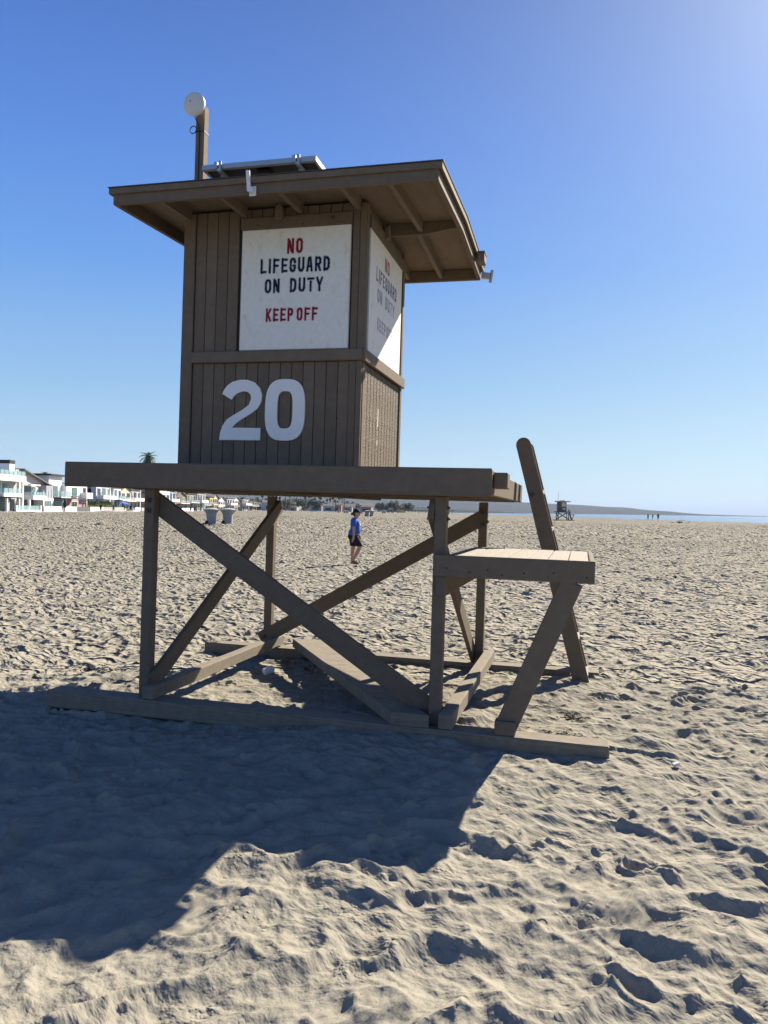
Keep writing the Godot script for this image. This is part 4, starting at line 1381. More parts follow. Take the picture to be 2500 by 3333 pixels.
func houses() -> void:
	var W: Material = M.stucco
	var G: Material = M.grey_wall
	var p: Material = M.window
	var pg: Material = M.window_green
	# the first one, with a roof terrace and a big square chimney
	var a := house("white and grey house with roof terrace, glass railings and a broad capped chimney", 136.6)
	slab(a, "wall", -12, -1.8, 0, 5.6, -0.5, 10.2, G)
	slab(a, "terrace_parapet", -1.8, 0.0, 5.55, 6.65, 0.2, 10.2, W)
	slab(a, "wall", -12, -1.82, 5.6, 6.65, -0.5, 10.2, G)
	glass_rail(a, -6.0, -0.1, 6.65, 0.85, 0.4, 10.1, 6)
	var ch := slab(a, "chimney", -2.6, -0.35, 6.65, 8.75, 4.3, 6.2, W)
	slab(ch, "chimney_cap", -1.2, 1.2, 1.06, 1.7, -1.03, 1.03, M.dark_roof)
	slab(a, "stack", -3.0, -1.2, 6.65, 7.9, 8.4, 9.8, G)
	rod(a, "vent", P(-2.2, 7.9, 9.0), P(-2.2, 8.4, 9.0), 0.3, 0.3, M.metal_grey, 10)
	win_front(a, -1.8, 3.2, 5.4, 0.0, 2.6, M.dark, p, 2)
	win_front(a, -1.8, 3.1, 5.3, 4.3, 6.7, M.white_trim, pg, 1)
	win_front(a, -1.8, 0.1, 2.3, 3.2, 6.6, M.dark, pg, 3)
	win_front(a, -1.8, 0.1, 2.3, 0.3, 2.3, M.dark, p, 2)
	win_front(a, -1.8, 0.1, 2.3, 7.6, 9.4, M.dark, p, 2)
	solid_balcony(a, -1.75, 0.5, 2.65, 3.3, 0.6, 7.4, W)
	glass_rail(a, -1.7, 0.45, 3.3, 0.9, 0.7, 7.3, 4)
	slab(a, "pergola_beam", -1.7, 0.3, 2.45, 2.6, 0.3, 8.2, M.dark)
	for d in [2.6, 7.2, 8.6]:
		slab(a, "column", -0.2, 0.2, 0, 2.44 if d < 7 else 5.54, d - 0.2, d + 0.2, W)
	# the second, with a long pitched roof
	var b := house("grey house with long sloping grey roof and white balconies beside the terrace house", 147.4)
	slab(b, "wall", -14, -1.4, 0, 5.3, 0, 11.6, G)
	prism(b, "roof", [Vector2(-0.4, 7.9), Vector2(12.2, 5.1), Vector2(12.2, 5.35), Vector2(-0.4, 8.15)], -14.3, -0.4, M.shingle)
	prism(b, "gable_wall", [Vector2(0, 5.31), Vector2(11.6, 5.31), Vector2(0, 7.8)], -14, -1.4, G)
	slab(b, "eave_board", -0.9, -0.2, 5.0, 5.25, 2.0, 6.0, W)
	win_front(b, -1.4, 3.0, 5.0, 0.8, 4.4, M.dark, p, 2)
	win_front(b, -1.4, 3.0, 5.0, 4.8, 6.4, M.white_trim, pg, 2)
	slab(b, "white_bay", -1.4, 0.0, 0, 2.7, 6.9, 11.6, W)
	slab(b, "screen_wall", -1.39, -0.1, 2.72, 5.2, 8.4, 11.5, M.grey_glass)
	for d in [6.95, 8.4, 9.6, 11.0]:
		slab(b, "rail_post", -0.12, 0.0, 2.72, 4.1 if d < 10 else 4.6, d, d + 0.14, W)
	solid_balcony(b, -1.38, 0.6, 2.25, 3.1, 1.2, 6.8, W)
	glass_rail(b, -1.3, 0.55, 3.1, 0.65, 1.3, 6.7, 4)
	win_front(b, -1.38, 0.1, 2.2, 1.0, 5.6, M.dark, M.dark_glass, 1)
	win_front(b, 0.0, 0.5, 2.2, 7.3, 10.6, M.white_trim, pg, 3)
	slab(b, "column", -0.1, 0.3, 0, 2.24, 0.3, 0.7, W)
	# the third, taller and flat-roofed, with a rounded glass balcony
	var c := house("tall white house with dark flat roof, green tinted windows and pinkish brick ground floor", 159.4)
	slab(c, "wall", -13, -1.2, 0, 7.4, 0, 6.5, W)
	slab(c, "wall", -13, -0.2, 0, 5.9, 6.51, 18.0, W)
	slab(c, "flat_roof", -13.6, -0.4, 7.42, 7.75, -0.8, 8.0, M.dark_roof)
	slab(c, "roof_screen", -13, -8, 7.76, 8.3, -0.8, 4.0, M.dark_roof)
	slab(c, "wall_lower", -1.19, -0.6, 0, 2.6, 0.2, 6.4, G)
	win_front(c, -1.2, 3.1, 5.3, 1.2, 4.4, M.dark, pg, 3)
	win_side(c, 0.0, 3.2, 4.8, -4.5, -1.6, M.dark, p, 2)
	win_front(c, -0.6, 0.2, 2.3, 1.2, 5.4, M.dark, pg, 4)
	win_front(c, -0.2, 3.5, 5.2, 9.3, 12.2, M.dark, pg, 2)
	slab(c, "window_box", -0.2, 0.1, 3.1, 3.4, 9.2, 12.3, M.metal_grey)
	win_front(c, -0.2, 3.6, 5.3, 15.6, 17.2, M.dark, p, 2)
	slab(c, "brick_front", -0.2, 0.0, 0, 2.6, 6.9, 17.8, M.pink_brick)
	win_front(c, 0.0, 0.1, 2.2, 8.8, 11.8, M.white_trim, p, 2)
	win_front(c, 0.0, 0.7, 2.1, 14.3, 15.6, M.white_trim, p, 2)
	win_front(c, 0.0, 0.7, 2.1, 16.2, 17.2, M.white_trim, p, 1)
	slab(c, "awning", -0.6, 1.4, 2.62, 2.85, 0.4, 6.3, M.dark)
	slab(c, "awning", -0.2, 1.2, 2.62, 2.85, 6.8, 9.2, M.dark)
	slab(c, "balcony_floor", -1.2, 1.0, 2.86, 3.0, 1.0, 6.0, W)
	glass_rail(c, -1.1, 0.95, 3.0, 1.25, 1.1, 5.9, 6)
	solid_balcony(c, -0.19, 1.2, 2.87, 4.2, 14.2, 17.9, W)
	# the dark blue one set back behind its hedge
	var e := house("dark blue house set back behind a clipped hedge", 178.2, -71.5)
	slab(e, "wall", -9, 0, 0, 5.6, 0, 8.6, M.navy_wall)
	win_front(e, 0.0, 3.2, 4.7, 5.2, 7.6, M.white_trim, p, 2)
	win_front(e, 0.0, 3.4, 4.4, 1.6, 2.8, M.white_trim, p, 1)
	win_front(e, 0.0, 0.4, 2.0, 2.0, 6.0, M.white_trim, p, 3)
	slab(e, "flat_roof", -9.2, 0.4, 5.62, 5.85, -0.2, 8.8, M.dark_roof)
	# a run of further houses, each to its own plan
	var list := [
		[187.0, 10.5, -68.5, 6.2, M.pale_blue, "pale blue house with shaded loggia next to the dark blue house", 1, p],
		[197.8, 5.6, -68.0, 6.0, M.stucco, "narrow white house with arched upper window above a blue awning", 0, p],
		[203.8, 8.2, -68.3, 5.4, M.beige, "beige house with slatted balcony beyond the blue awning", 2, p],
		[212.4, 10.8, -69.0, 5.8, M.grey_wall, "grey modern house with stepped white balconies", 1, p],
		[223.6, 11.0, -68.0, 5.2, M.tan_wall, "tan house half hidden behind the tower post", 0, p],
		[235.2, 12.4, -67.5, 8.4, M.pale_wall, "tall white block with many square windows seen beside the brace", 3, p],
		[248.2, 10.0, -68.6, 6.4, M.pale_blue, "grey-blue house beside the tall white block", 1, p],
		[258.8, 12.0, -68.4, 5.2, M.wood_wall, "brown timber house with open porch and parasols", 2, p],
		[271.4, 13.0, -68.0, 6.0, M.tan_wall, "sand-coloured house with brown upper floor", 0, p],
		[285.0, 11.0, -67.6, 6.6, M.pale_wall, "white corner house before the yellow building", 1, p],
		[296.6, 9.0, -68.4, 4.6, M.pale_blue, "low bluish house with blue hoarding in front", 0, p],
		[306.2, 8.0, -67.8, 5.4, M.yellow_wall, "small yellow building behind the bins", 0, p],
		[315.0, 13.0, -69.0, 5.0, M.wood_wall, "brown house with white gable edge near the pickup", 4, p],
		[329.0, 15.0, -69.5, 4.4, M.grey_wall, "low grey house beyond the pickup", 4, p],
		[346.0, 16.0, -69.0, 5.6, M.pale_wall, "pale grey two storey house farther along than the pickup", 1, p],
		[364.0, 18.0, -70.0, 4.8, M.wood_wall, "dark brown bungalow farther along the row", 4, p],
		[384.0, 18.0, -69.0, 6.0, M.grey_wall, "grey two storey house near the end of the row", 1, p],
		[404.0, 22.0, -69.0, 5.2, M.wood_wall, "brown house at the far end of the row", 0, p]]
	var seed_ := 500
	for q in list:
		rng.seed = seed_
		seed_ += 1
		var h := house(q[5], q[0], q[2])
		var L: float = q[1]
		var H: float = q[3]
		var floors := 3 if H > 7.5 else 2
		slab(h, "wall", -11, -1.2, 0, H, 0, L, q[4])
		var fh := H / floors
		match q[6]:
			0, 1, 3:
				slab(h, "flat_roof", -11.3, -0.9, H + 0.01, H + 0.28, -0.25, L + 0.25, M.dark_roof if q[6] != 3 else M.stucco)
			2:
				prism(h, "roof", [Vector2(-0.4, H), Vector2(L / 2, H + 1.5), Vector2(L + 0.4, H), Vector2(L + 0.4, H + 0.25), Vector2(L / 2, H + 1.75), Vector2(-0.4, H + 0.25)], -11.3, -0.7, M.shingle)
				prism(h, "gable_wall", [Vector2(0, H + 0.01), Vector2(L, H + 0.01), Vector2(L / 2, H + 1.48)], -11, -1.25, q[4])
			4:
				prism(h, "roof", [Vector2(-0.5, H + 0.1), Vector2(L / 2, H + 1.9), Vector2(L + 0.5, H + 0.1), Vector2(L + 0.5, H + 0.35), Vector2(L / 2, H + 2.15), Vector2(-0.5, H + 0.35)], -11.3, -0.6, M.shingle)
				prism(h, "gable_wall", [Vector2(0, H + 0.01), Vector2(L, H + 0.01), Vector2(L / 2, H + 1.85)], -11, -1.25, M.stucco)
		for f in floors:
			var y := f * fh
			var nw := 2 if L < 9 else 3
			for k in nw:
				var w0 := L * (k + 0.18) / nw
				var w1 := L * (k + 0.82) / nw
				win_front(h, -1.2, y + (0.15 if f == 0 else 0.7), y + fh - 0.55, w0, w1, M.white_trim if rng.randf() < 0.5 else M.dark, p if rng.randf() < 0.6 else pg, 2)
			win_side(h, 0.0, y + 0.9, y + fh - 0.6, -4.5, -2.2, M.white_trim, p, 2)
			if f > 0:
				if q[6] == 1:
					solid_balcony(h, -1.18, 0.5, y - 0.15, y + 0.75, 0.4, L - 0.4, M.stucco)
					slab(h, "column", 0.1, 0.4, 0, H, L * 0.48, L * 0.48 + 0.3, M.stucco)
				elif q[6] == 2:
					slab(h, "balcony_floor", -1.18, 0.5, y - 0.1, y + 0.08, 0.3, L - 0.3, M.stucco)
					for k in 14:
						var d := 0.35 + (L - 0.8) * k / 13.0
						slab(h, "slat", 0.42, 0.48, y + 0.09, y + 1.0, d, d + 0.12, M.stucco)
				elif q[6] == 0:
					slab(h, "balcony_floor", -1.18, 0.3, y - 0.1, y + 0.08, 0.3, L - 0.3, M.stucco)
					glass_rail(h, -1.15, 0.28, y + 0.09, 0.9, 0.35, L - 0.35, 4)
		if q[0] == 197.8:
			var ar := PackedVector2Array()
			for i in 13:
				ar.append(Vector2(cos(PI * i / 12.0) * 0.6, sin(PI * i / 12.0) * 0.6 + 4.6))
			ar.append(Vector2(-0.6, 3.6))
			ar.append(Vector2(0.6, 3.6))
			obj("arched_window", plate(ar, 0.08), p, h, Transform3D(Basis(Vector3.UP, PI / 2), P(-1.19, 0, 4.6)))
			prism(h, "awning", [Vector2(0.4, 2.9), Vector2(5.0, 2.9), Vector2(5.0, 2.75), Vector2(0.4, 2.75)], -1.18, -0.6, M.blue_cloth)
			obj("awning", plate(PackedVector2Array([Vector2(-1.15, 2.95), Vector2(1.3, 1.95), Vector2(1.3, 1.75), Vector2(-1.15, 2.8)]), 4.4), M.blue_cloth, h, P_x(0, 0, 4.9))

func P_x(x: float, y: float, d: float) -> Transform3D:
	return Transform3D(Basis.IDENTITY, P(x, y, d))

func yards() -> void:
	# low walls and fences between the houses and the boardwalk, one per plot
	var w := [
		[136.2, 145.4, "glass", "low glass fence on a white base before the terrace house"],
		[147.0, 155.2, "wall", "low white wall before the house with the sloping roof"],
		[156.4, 162.6, "wall", "short white wall with planter ledge beside the closed parasol"],
		[163.0, 169.4, "dark", "dark slatted fence before the pinkish brick front"],
		[170.0, 178.6, "wall", "low white wall between the brick front and the hedge"],
		[179.0, 192.0, "pale", "grey fence of wide pickets before the clipped hedge"],
		[199.0, 205.0, "wall", "low white wall below the blue awning"],
		[206.0, 222.0, "pale", "pale picket fence before the beige and grey houses"],
		[224.0, 262.0, "wall", "long cream wall seen behind the tower post"]]
	for q in w:
		var L: float = q[1] - q[0]
		var o := thing("garden_wall" if q[2] == "wall" else "garden_fence", q[3], "wall" if q[2] == "wall" else "fence", P(-64.6, 0.55, q[0]))
		match q[2]:
			"wall":
				slab(o, "wall", -0.3, 0, -0.1, 0.95, 0, L, M.stucco, 0.02)
				slab(o, "coping", -0.34, 0.04, 0.951, 1.03, -0.02, L + 0.02, M.stucco, 0.01)
			"glass":
				slab(o, "base", -0.3, 0, -0.1, 0.3, 0, L, M.stucco)
				slab(o, "end_pier", -0.3, 0.05, -0.1, 1.15, L + 0.001, L + 0.4, M.stucco)
				slab(o, "end_pier", -0.3, 0.05, -0.1, 1.15, -0.4, -0.001, M.stucco)
				for k in 5:
					slab(o, "pane", -0.17, -0.13, 0.31, 1.1, L * k / 5.0 + 0.04, L * (k + 1) / 5.0 - 0.04, M.rail_glass)
			"dark", "pale":
				var n := int(L / 0.45)
				for k in n:
					slab(o, "picket", -0.08, 0, 0, 1.0, L * k / n, L * (k + 0.82) / n, M.metal_grey if q[2] == "dark" else M.grey_wall)
				slab(o, "fence_rail", -0.14, -0.082, 0.75, 0.85, 0, L, M.metal_grey)
	# hedge
	var h := thing("hedge", "clipped yellow-green hedge before the dark blue house", "hedge", P(-67.6, 0.55, 179.2))
	for part in [["hedge_foot", 0.0, 1.55, M.hedge_light, 0.0], ["hedge_top", 1.5, 2.25, M.hedge_dark, -0.6]]:
		rng.seed = 41
		var st := begin()
		for k in 2600:
			var side := rng.randf()
			var q := v3(rng.randf_range(-1.2, 1.2) + part[4], rng.randf_range(part[1], part[2]), -rng.randf_range(0, 11.0))
			if side < 0.4:
				q.x = 1.2 + part[4]
			elif side < 0.75:
				q.y = part[2]
			q += v3(rng.randfn(), rng.randfn(), rng.randfn()) * 0.08
			var nn := v3(rng.randfn() + 0.4, rng.randfn() + 0.4, rng.randfn()).normalized()
			var u := nn.cross(v3(0.3, 1, 0.2)).normalized()
			tri(st, q - u * 0.13, q + u * 0.13, q + nn.cross(u) * 0.24, nn)
		cbox(st, Transform3D(Basis.IDENTITY, v3(part[4], (part[1] + part[2]) / 2, -5.5)), v3(1.15, (part[2] - part[1]) / 2 - 0.05, 5.4), 0.1)
		obj(part[0], st.commit(), part[3], h)
	# closed parasol
	var u := thing("closed_parasol", "closed dark parasol on its pole between two low white walls", "parasol", P(-64.3, 0.55, 155.8))
	rod(u, "pole", v3(0, 0, 0), v3(0, 2.75, 0), 0.05, 0.05, M.dark, 8)
	obj("canopy", lathe([Vector2(0.14, 0.75), Vector2(0.32, 1.1), Vector2(0.34, 1.6), Vector2(0.24, 2.1), Vector2(0.1, 2.55), Vector2(0.0, 2.7)], 14), M.black_cloth, u)

func far_shore() -> void:
	# pier
	var pr := thing("pier", "long low pier on many piles reaching into the sea far off", "pier", P(-12, 0, 690))
	slab(pr, "pier_deck", 0, 75, 2.1, 2.6, 0, 4, M.wood_wall)
	for k in 25:
		slab(pr, "pile", 1.0 + k * 3.0, 1.4 + k * 3.0, -4.0, 2.09, 0.4, 0.8, M.wood_wall)
	# town below the hills: alike and too far away to tell apart
	rng.seed = 901
	var base := thing("far_house", "small pale house in the far town below the hills", "house", P(-100, 0.5, 620), "far houses below the hills")
	slab(base, "wall", -5, 5, 0, 5.0, 0, 8, M.pale_wall)
	prism(base, "roof", [Vector2(-0.4, 5.0), Vector2(4, 6.6), Vector2(8.4, 5.0)], -5.3, 5.3, M.shingle)
	win_side(base, 0.0, 1.0, 3.2, -3.0, 2.5, M.dark, M.window, 3)
	for k in 74:
		var d := rng.randf_range(520, 1250)
		var x := rng.randf_range(-0.165, 0.015) * d - 14.0
		var c := copy_of(base, "", P(x, 0.5, d), rng.randf_range(-0.5, 0.5), rng.randf_range(0.6, 1.35))
		if rng.randf() < 0.45:
			(c.get_child(0) as MeshInstance3D).material_override = [M.beige, M.pale_blue, M.pink_brick, M.grey_wall][rng.randi() % 4]
	var tp := tree_proto("dark tree among the far houses below the hills", P(-60, 0.5, 560), 9.0, 9.0, 71, M.leaf_dark, "far trees below the hills")
	rng.seed = 902
	for k in 95:
		var d := rng.randf_range(540, 1300)
		var c := copy_of(tp, "", P(rng.randf_range(-0.17, 0.045) * d - 8.0, 0.3, d), rng.randf() * TAU, rng.randf_range(0.5, 1.2))
		if rng.randf() < 0.3:
			(c.get_child(1) as MeshInstance3D).material_override = M.leaf_olive
	var pp := palm_proto("tall palm standing among the far houses", P(-78, 0.5, 470), 11.5, 2.3, 72, "far palms below the hills")
	rng.seed = 903
	for k in 34:
		var d := rng.randf_range(430, 800)
		copy_of(pp, "", P(rng.randf_range(-0.165, -0.05) * d, 0.5, d), rng.randf() * TAU, rng.randf_range(0.8, 1.3))
	tree_proto("bushy yellowish tree at the end of the row of houses", P(-76.5, 0.5, 430), 7.5, 7.0, 73, M.leaf_olive)
	palm_proto("palm whose crown shows just above the tower deck", P(-73.4, 0.5, 241), 16.6, 3.6, 74)
	palm_proto("taller of two palms rising behind the flat dark roof", P(-118, 0.5, 268), 12.2, 1.7, 75)
	palm_proto("shorter of two palms rising behind the flat dark roof", P(-116, 0.5, 270), 11.0, 1.6, 76)
	var pole := thing("pole", "lone thin pole standing on the far sand", "pole", P(-31.5, 0.45, 338))
	rod(pole, "shaft", v3(0, 0, 0), v3(0, 3.2, 0), 0.09, 0.07, M.dark, 8)

func hills() -> void:
	var n := noise(0.0011, 12, 5)
	var ridges := [[5200.0, 9000.0, [[-900, 60], [200, 72], [540, 62], [700, 60], [900, 56], [1250, 48], [1500, 38], [1650, 33], [1800, 28.5], [1900, 25], [1990, 21], [2040, 13], [2085, 7], [2120, 4.5], [2200, 3.4], [2290, 0.5], [2320, -6]], "hills", M.hill],
		[3000.0, 4400.0, [[-900, 30], [300, 34], [600, 33], [850, 31], [1000, 27], [1150, 22], [1300, 16], [1400, 11], [1500, 6], [1600, 3], [1690, -3]], "foothills", M.foothill]]
	for r in ridges:
		var st := SurfaceTool.new()
		st.begin(Mesh.PRIMITIVE_TRIANGLES)
		st.set_smooth_group(0)
		var prof: Array = r[2]
		var cols := 260
		var rows := 44
		for j in rows + 1:
			for i in cols + 1:
				var px: float = lerpf(prof[0][0], prof[-1][0], i / float(cols))
				var hpx := 0.0
				for k in prof.size() - 1:
					if px >= prof[k][0] and px <= prof[k + 1][0]:
						hpx = lerpf(prof[k][1], prof[k + 1][1], (px - prof[k][0]) / float(prof[k + 1][0] - prof[k][0]))
				var f := j / float(rows)
				var d: float = lerpf(r[0], r[1], f)
				var dc: float = lerpf(r[0], r[1], 0.75)
				var x: float = (px - 1250.0) / 2516.0 * dc
				var top: float = 1.65 + hpx / 2516.0 * dc
				var prf := smoothstep(0.0, 0.75, f) if f < 0.75 else 1.0 - 0.35 * (f - 0.75) / 0.25
				var wob := n.get_noise_2d(x, d * 1.3)
				var y: float = top * prf * (1.0 + 0.22 * wob * (1.0 - f * 0.7)) + wob * 5.0 * prf * clampf(hpx / 20.0, 0.0, 1.0) - 3.0 * (1.0 - f)
				st.add_vertex(P(x, y, d))
		for j in rows:
			for i in cols:
				var q := j * (cols + 1) + i
				for k in [q, q + cols + 1, q + 1, q + 1, q + cols + 1, q + cols + 2]:
					st.add_index(k)
		st.generate_normals()
		var o := obj(r[3], st.commit(), r[4])
		o.set_meta("kind", "structure")

func kelp(label: String, at: Vector3, size: float, n: int, seed_: int, m: Material = null) -> void:
	rng.seed = seed_
	var st := begin()
	for k in n:
		var p := v3(rng.randfn() * size * 0.4, 0.0, rng.randfn() * size * 0.25)
		p.y = 0.01 + absf(rng.randfn()) * size * 0.13
		var a := rng.randf() * TAU
		for s in 4:
			var q := p + v3(cos(a), rng.randf_range(-0.4, 0.4), sin(a)) * size * 0.13
			cyl(st, p, q, size * 0.02, size * 0.02, 5)
			if rng.randf() < 0.35:
				cyl(st, q, q + v3(0, size * 0.05, 0), size * 0.045, size * 0.02, 6)
			p = q
			a += rng.randf_range(-0.9, 0.9)
	var o := obj("kelp", st.commit(), M.kelp if m == null else m)
	o.position = at
	tag(o, label, "seaweed")

# ---------------------------------------------------------------- the scene
func _ready() -> void:
	var cam := Camera3D.new()
	cam.name = "camera"
	add_child(cam)
	cam.fov = 67.03
	cam.near = 0.05
	cam.far = 60000.0
	cam.position = Vector3(0, 1.65, 0)
	cam.rotation = Vector3(-0.0017, 0, 0.0142)
	var env := Environment.new()
	env.background_mode = Environment.BG_SKY
	var sky := Sky.new()
	var pano := PanoramaSkyMaterial.new()
	pano.panorama = ImageTexture.create_from_image(make_sky())
	sky.sky_material = pano
	env.sky = sky
	env.tonemap_mode = Environment.TONE_MAPPER_LINEAR
	env.tonemap_exposure = EXPO
	env.sdfgi_enabled = true
	env.ssao_enabled = true
	env.ssil_enabled = true
	env.fog_enabled = true
	env.fog_density = 0.00005
	env.fog_light_color = Color(0.80, 0.88, 1.0)
	var we := WorldEnvironment.new()
	we.name = "environment"
	we.environment = env
	add_child(we)
	var sun := DirectionalLight3D.new()
	sun.name = "sun"
	sun.light_energy = 1.6
	sun.light_color = Color(1.0, 0.955, 0.88)
	sun.light_angular_distance = 0.53
	sun.shadow_enabled = true
	sun.rotation = Vector3(-deg_to_rad(SUN_EL), PI - deg_to_rad(SUN_AZ), 0)
	add_child(sun)

	materials()
	beach()
	hills()
	houses()
	yards()
	far_shore()
	near_tower()
	things_on_sand()

func materials() -> void:
	var tone := timber_tone(3, 0.06, 0.05)
	var tone2 := timber_tone(9, 0.24, 0.07)
	var saw := Image.create(256, 256, false, Image.FORMAT_RGB8)
	var ns := noise(1.0, 5, 3)
	for y in 256:
		for x in 256:
			var t := TAU * y / 256.0
			var u := TAU * x / 256.0
			var v := 0.5 + 0.33 * ns.get_noise_3d(cos(u) * 14.0, sin(u) * 14.0, sin(t) * 0.9) + 0.1 * ns.get_noise_3d(cos(u) * 30.0, sin(u) * 30.0, cos(t) * 4.0)
			saw.set_pixel(x, y, Color(v, v, v))
	var sawn := relief(saw, 9.0)
	var fine := relief(grains(256, 21), 1.6)
	M.brown = mat(lin(0.208, 0.162, 0.120), 0.8, tone, 1.1, fine, 0.35, 0.25)
	M.brown2 = mat(lin(0.192, 0.150, 0.111), 0.8, tone, 1.3, fine, 0.35, 0.25)
	M.brown3 = mat(lin(0.222, 0.173, 0.128), 0.8, tone, 0.9, fine, 0.35, 0.25)
	M.weathered = mat(lin(0.235, 0.20, 0.155), 0.9, tone2, 1.2, fine, 0.7)
	M.deck_top = mat(lin(0.38, 0.34, 0.29), 0.9, tone2, 1.6, fine, 0.7)
	M.rough_brown = mat(lin(0.20, 0.16, 0.117), 0.9, tone2, 2.0, sawn, 1.0)
	M.rough_brown2 = mat(lin(0.18, 0.145, 0.107), 0.9, tone2, 2.3, sawn, 1.0)
	M.groove = mat(lin(0.05, 0.04, 0.032), 0.9)
	M.white = mat(lin(0.78, 0.755, 0.70), 0.7, tone, 1.0)
	M.white_number = mat(lin(0.82, 0.80, 0.76), 0.5)
	M.white_metal = mat(lin(0.7, 0.7, 0.7), 0.4)
	M.plastic = mat(lin(0.62, 0.61, 0.55), 0.45)
	M.alu = mat(lin(0.40, 0.41, 0.42), 0.45)
	M.alu.metallic = 0.6
	M.dark = mat(lin(0.02, 0.02, 0.022), 0.6)
	M.felt = mat(lin(0.07, 0.065, 0.06), 0.95)
	M.cells = mat(lin(0.012, 0.016, 0.04), 0.15)
	M.rust = mat(lin(0.10, 0.07, 0.05), 0.8)
	M.red = mat(lin(0.45, 0.05, 0.04), 0.5)
	M.rubber = mat(lin(0.02, 0.02, 0.022), 0.85)
	M.bin = mat(lin(0.27, 0.285, 0.29), 0.5)
	M.bin_lid = mat(lin(0.42, 0.44, 0.45), 0.5)
	M.skin = mat(lin(0.42, 0.24, 0.16), 0.6)
	M.hair = mat(lin(0.05, 0.03, 0.02), 0.7)
	M.blue_cloth = mat(lin(0.035, 0.095, 0.36), 0.9)
	M.pink_cloth = mat(lin(0.6, 0.4, 0.4), 0.9)
	M.black_cloth = mat(lin(0.014, 0.015, 0.022), 0.9)
	M.grey_cloth = mat(lin(0.12, 0.13, 0.15), 0.9)
	M.white_cloth = mat(lin(0.6, 0.6, 0.6), 0.9)
	M.stucco = mat(lin(0.74, 0.735, 0.72), 0.9)
	M.pale_wall = mat(lin(0.45, 0.45, 0.44), 0.9)
	M.tan_wall = mat(lin(0.30, 0.25, 0.19), 0.9)
	M.white_trim = mat(lin(0.78, 0.78, 0.77), 0.6)
	M.grey_wall = mat(lin(0.40, 0.395, 0.39), 0.9)
	M.grey_glass = mat(lin(0.32, 0.32, 0.35), 0.4)
	M.beige = mat(lin(0.5, 0.43, 0.33), 0.9)
	M.pale_blue = mat(lin(0.42, 0.5, 0.6), 0.9)
	M.navy_wall = mat(lin(0.05, 0.075, 0.15), 0.8)
	M.yellow_wall = mat(lin(0.65, 0.5, 0.14), 0.9)
	M.wood_wall = mat(lin(0.16, 0.12, 0.09), 0.9)
	M.pink_brick = mat(lin(0.40, 0.25, 0.23), 0.9)
	M.dark_roof = mat(lin(0.03, 0.032, 0.037), 0.8)
	M.shingle = mat(lin(0.13, 0.13, 0.125), 0.95)
	M.metal_grey = mat(lin(0.12, 0.125, 0.13), 0.6)
	M.window = mat(lin(0.025, 0.03, 0.04), 0.08)
	M.window_green = mat(lin(0.10, 0.17, 0.16), 0.1)
	M.dark_glass = mat(lin(0.015, 0.017, 0.025), 0.2)
	M.rail_glass = glass(Color(0.62, 0.75, 0.76), 0.45)
	M.bark = mat(lin(0.14, 0.11, 0.085), 0.95)
	M.palm_leaf = mat(lin(0.05, 0.085, 0.03), 0.6)
	M.leaf_dark = mat(lin(0.05, 0.078, 0.042), 0.8)
	M.leaf_olive = mat(lin(0.13, 0.12, 0.04), 0.8)
	M.hedge_light = mat(lin(0.16, 0.19, 0.035), 0.8)
	M.hedge_dark = mat(lin(0.03, 0.055, 0.02), 0.8)
	M.kelp = mat(lin(0.045, 0.032, 0.022), 0.7)
	M.paper = mat(lin(0.6, 0.6, 0.62), 0.8)
	var hn := noise(1.0, 44, 4)
	var hi := Image.create(256, 256, false, Image.FORMAT_RGB8)
	for y in 256:
		for x in 256:
			var a := TAU * x / 256.0
			var b := TAU * y / 256.0
			var v := 0.62 + 0.5 * hn.get_noise_3d(cos(a) * 3.0, sin(a) * 3.0 + cos(b) * 3.0, sin(b) * 3.0)
			hi.set_pixel(x, y, Color(v, v, v))
	var ht := ImageTexture.create_from_image(hi)
	M.hill = mat(lin(0.062, 0.068, 0.052), 0.95, ht, 0.0011, null, 1.0, 0.1, true)
	M.foothill = mat(lin(0.055, 0.068, 0.045), 0.95, ht, 0.004, null, 1.0, 0.1, true)
	M.sand_near = mat(lin(0.308, 0.286, 0.240), 0.95, sand_tone(512, 61), 1.0 / 1.9, crumbs(1024, 1.9, 62), 0.45, 0.15, true)
	M.sand_mid = mat(lin(0.308, 0.286, 0.240), 0.95, sand_tone(512, 63), 1.0 / 2.6, trodden(640, 2.6, 64), 1.0, 0.15, true)
	M.sand_far = mat(lin(0.308, 0.286, 0.240), 0.95, M.sand_mid.albedo_texture, 1.0 / 3.7, M.sand_mid.normal_texture, 1.35, 0.15, true)
	for m in [M.sand_near, M.sand_mid, M.sand_far]:
		m.vertex_color_use_as_albedo = true
	M.walk = mat(lin(0.42, 0.40, 0.36), 0.9)
	var wn := noise(1.0, 81, 4)
	var wi := Image.create(512, 512, false, Image.FORMAT_RGB8)
	for y in 512:
		for x in 512:
			var a := TAU * x / 512.0
			var b := TAU * y / 512.0
			var v := 0.5 + 0.45 * wn.get_noise_3d(cos(a) * 2.2, sin(a) * 2.2 + cos(b) * 2.2, sin(b) * 2.2)
			wi.set_pixel(x, y, Color(v, v, v))
	M.sea = mat(lin(0.02, 0.085, 0.19), 0.12, null, 0.06, relief(wi, 8.0), 0.85, 0.5, true)

func cells(freq: float, seed_: int) -> FastNoiseLite:
	var n := FastNoiseLite.new()
	n.noise_type = FastNoiseLite.TYPE_CELLULAR
	n.cellular_distance_function = FastNoiseLite.DISTANCE_EUCLIDEAN
	n.cellular_return_type = FastNoiseLite.RETURN_DISTANCE
	n.cellular_jitter = 1.0
	n.fractal_type = FastNoiseLite.FRACTAL_NONE
	n.frequency = freq
	n.seed = seed_
	return n

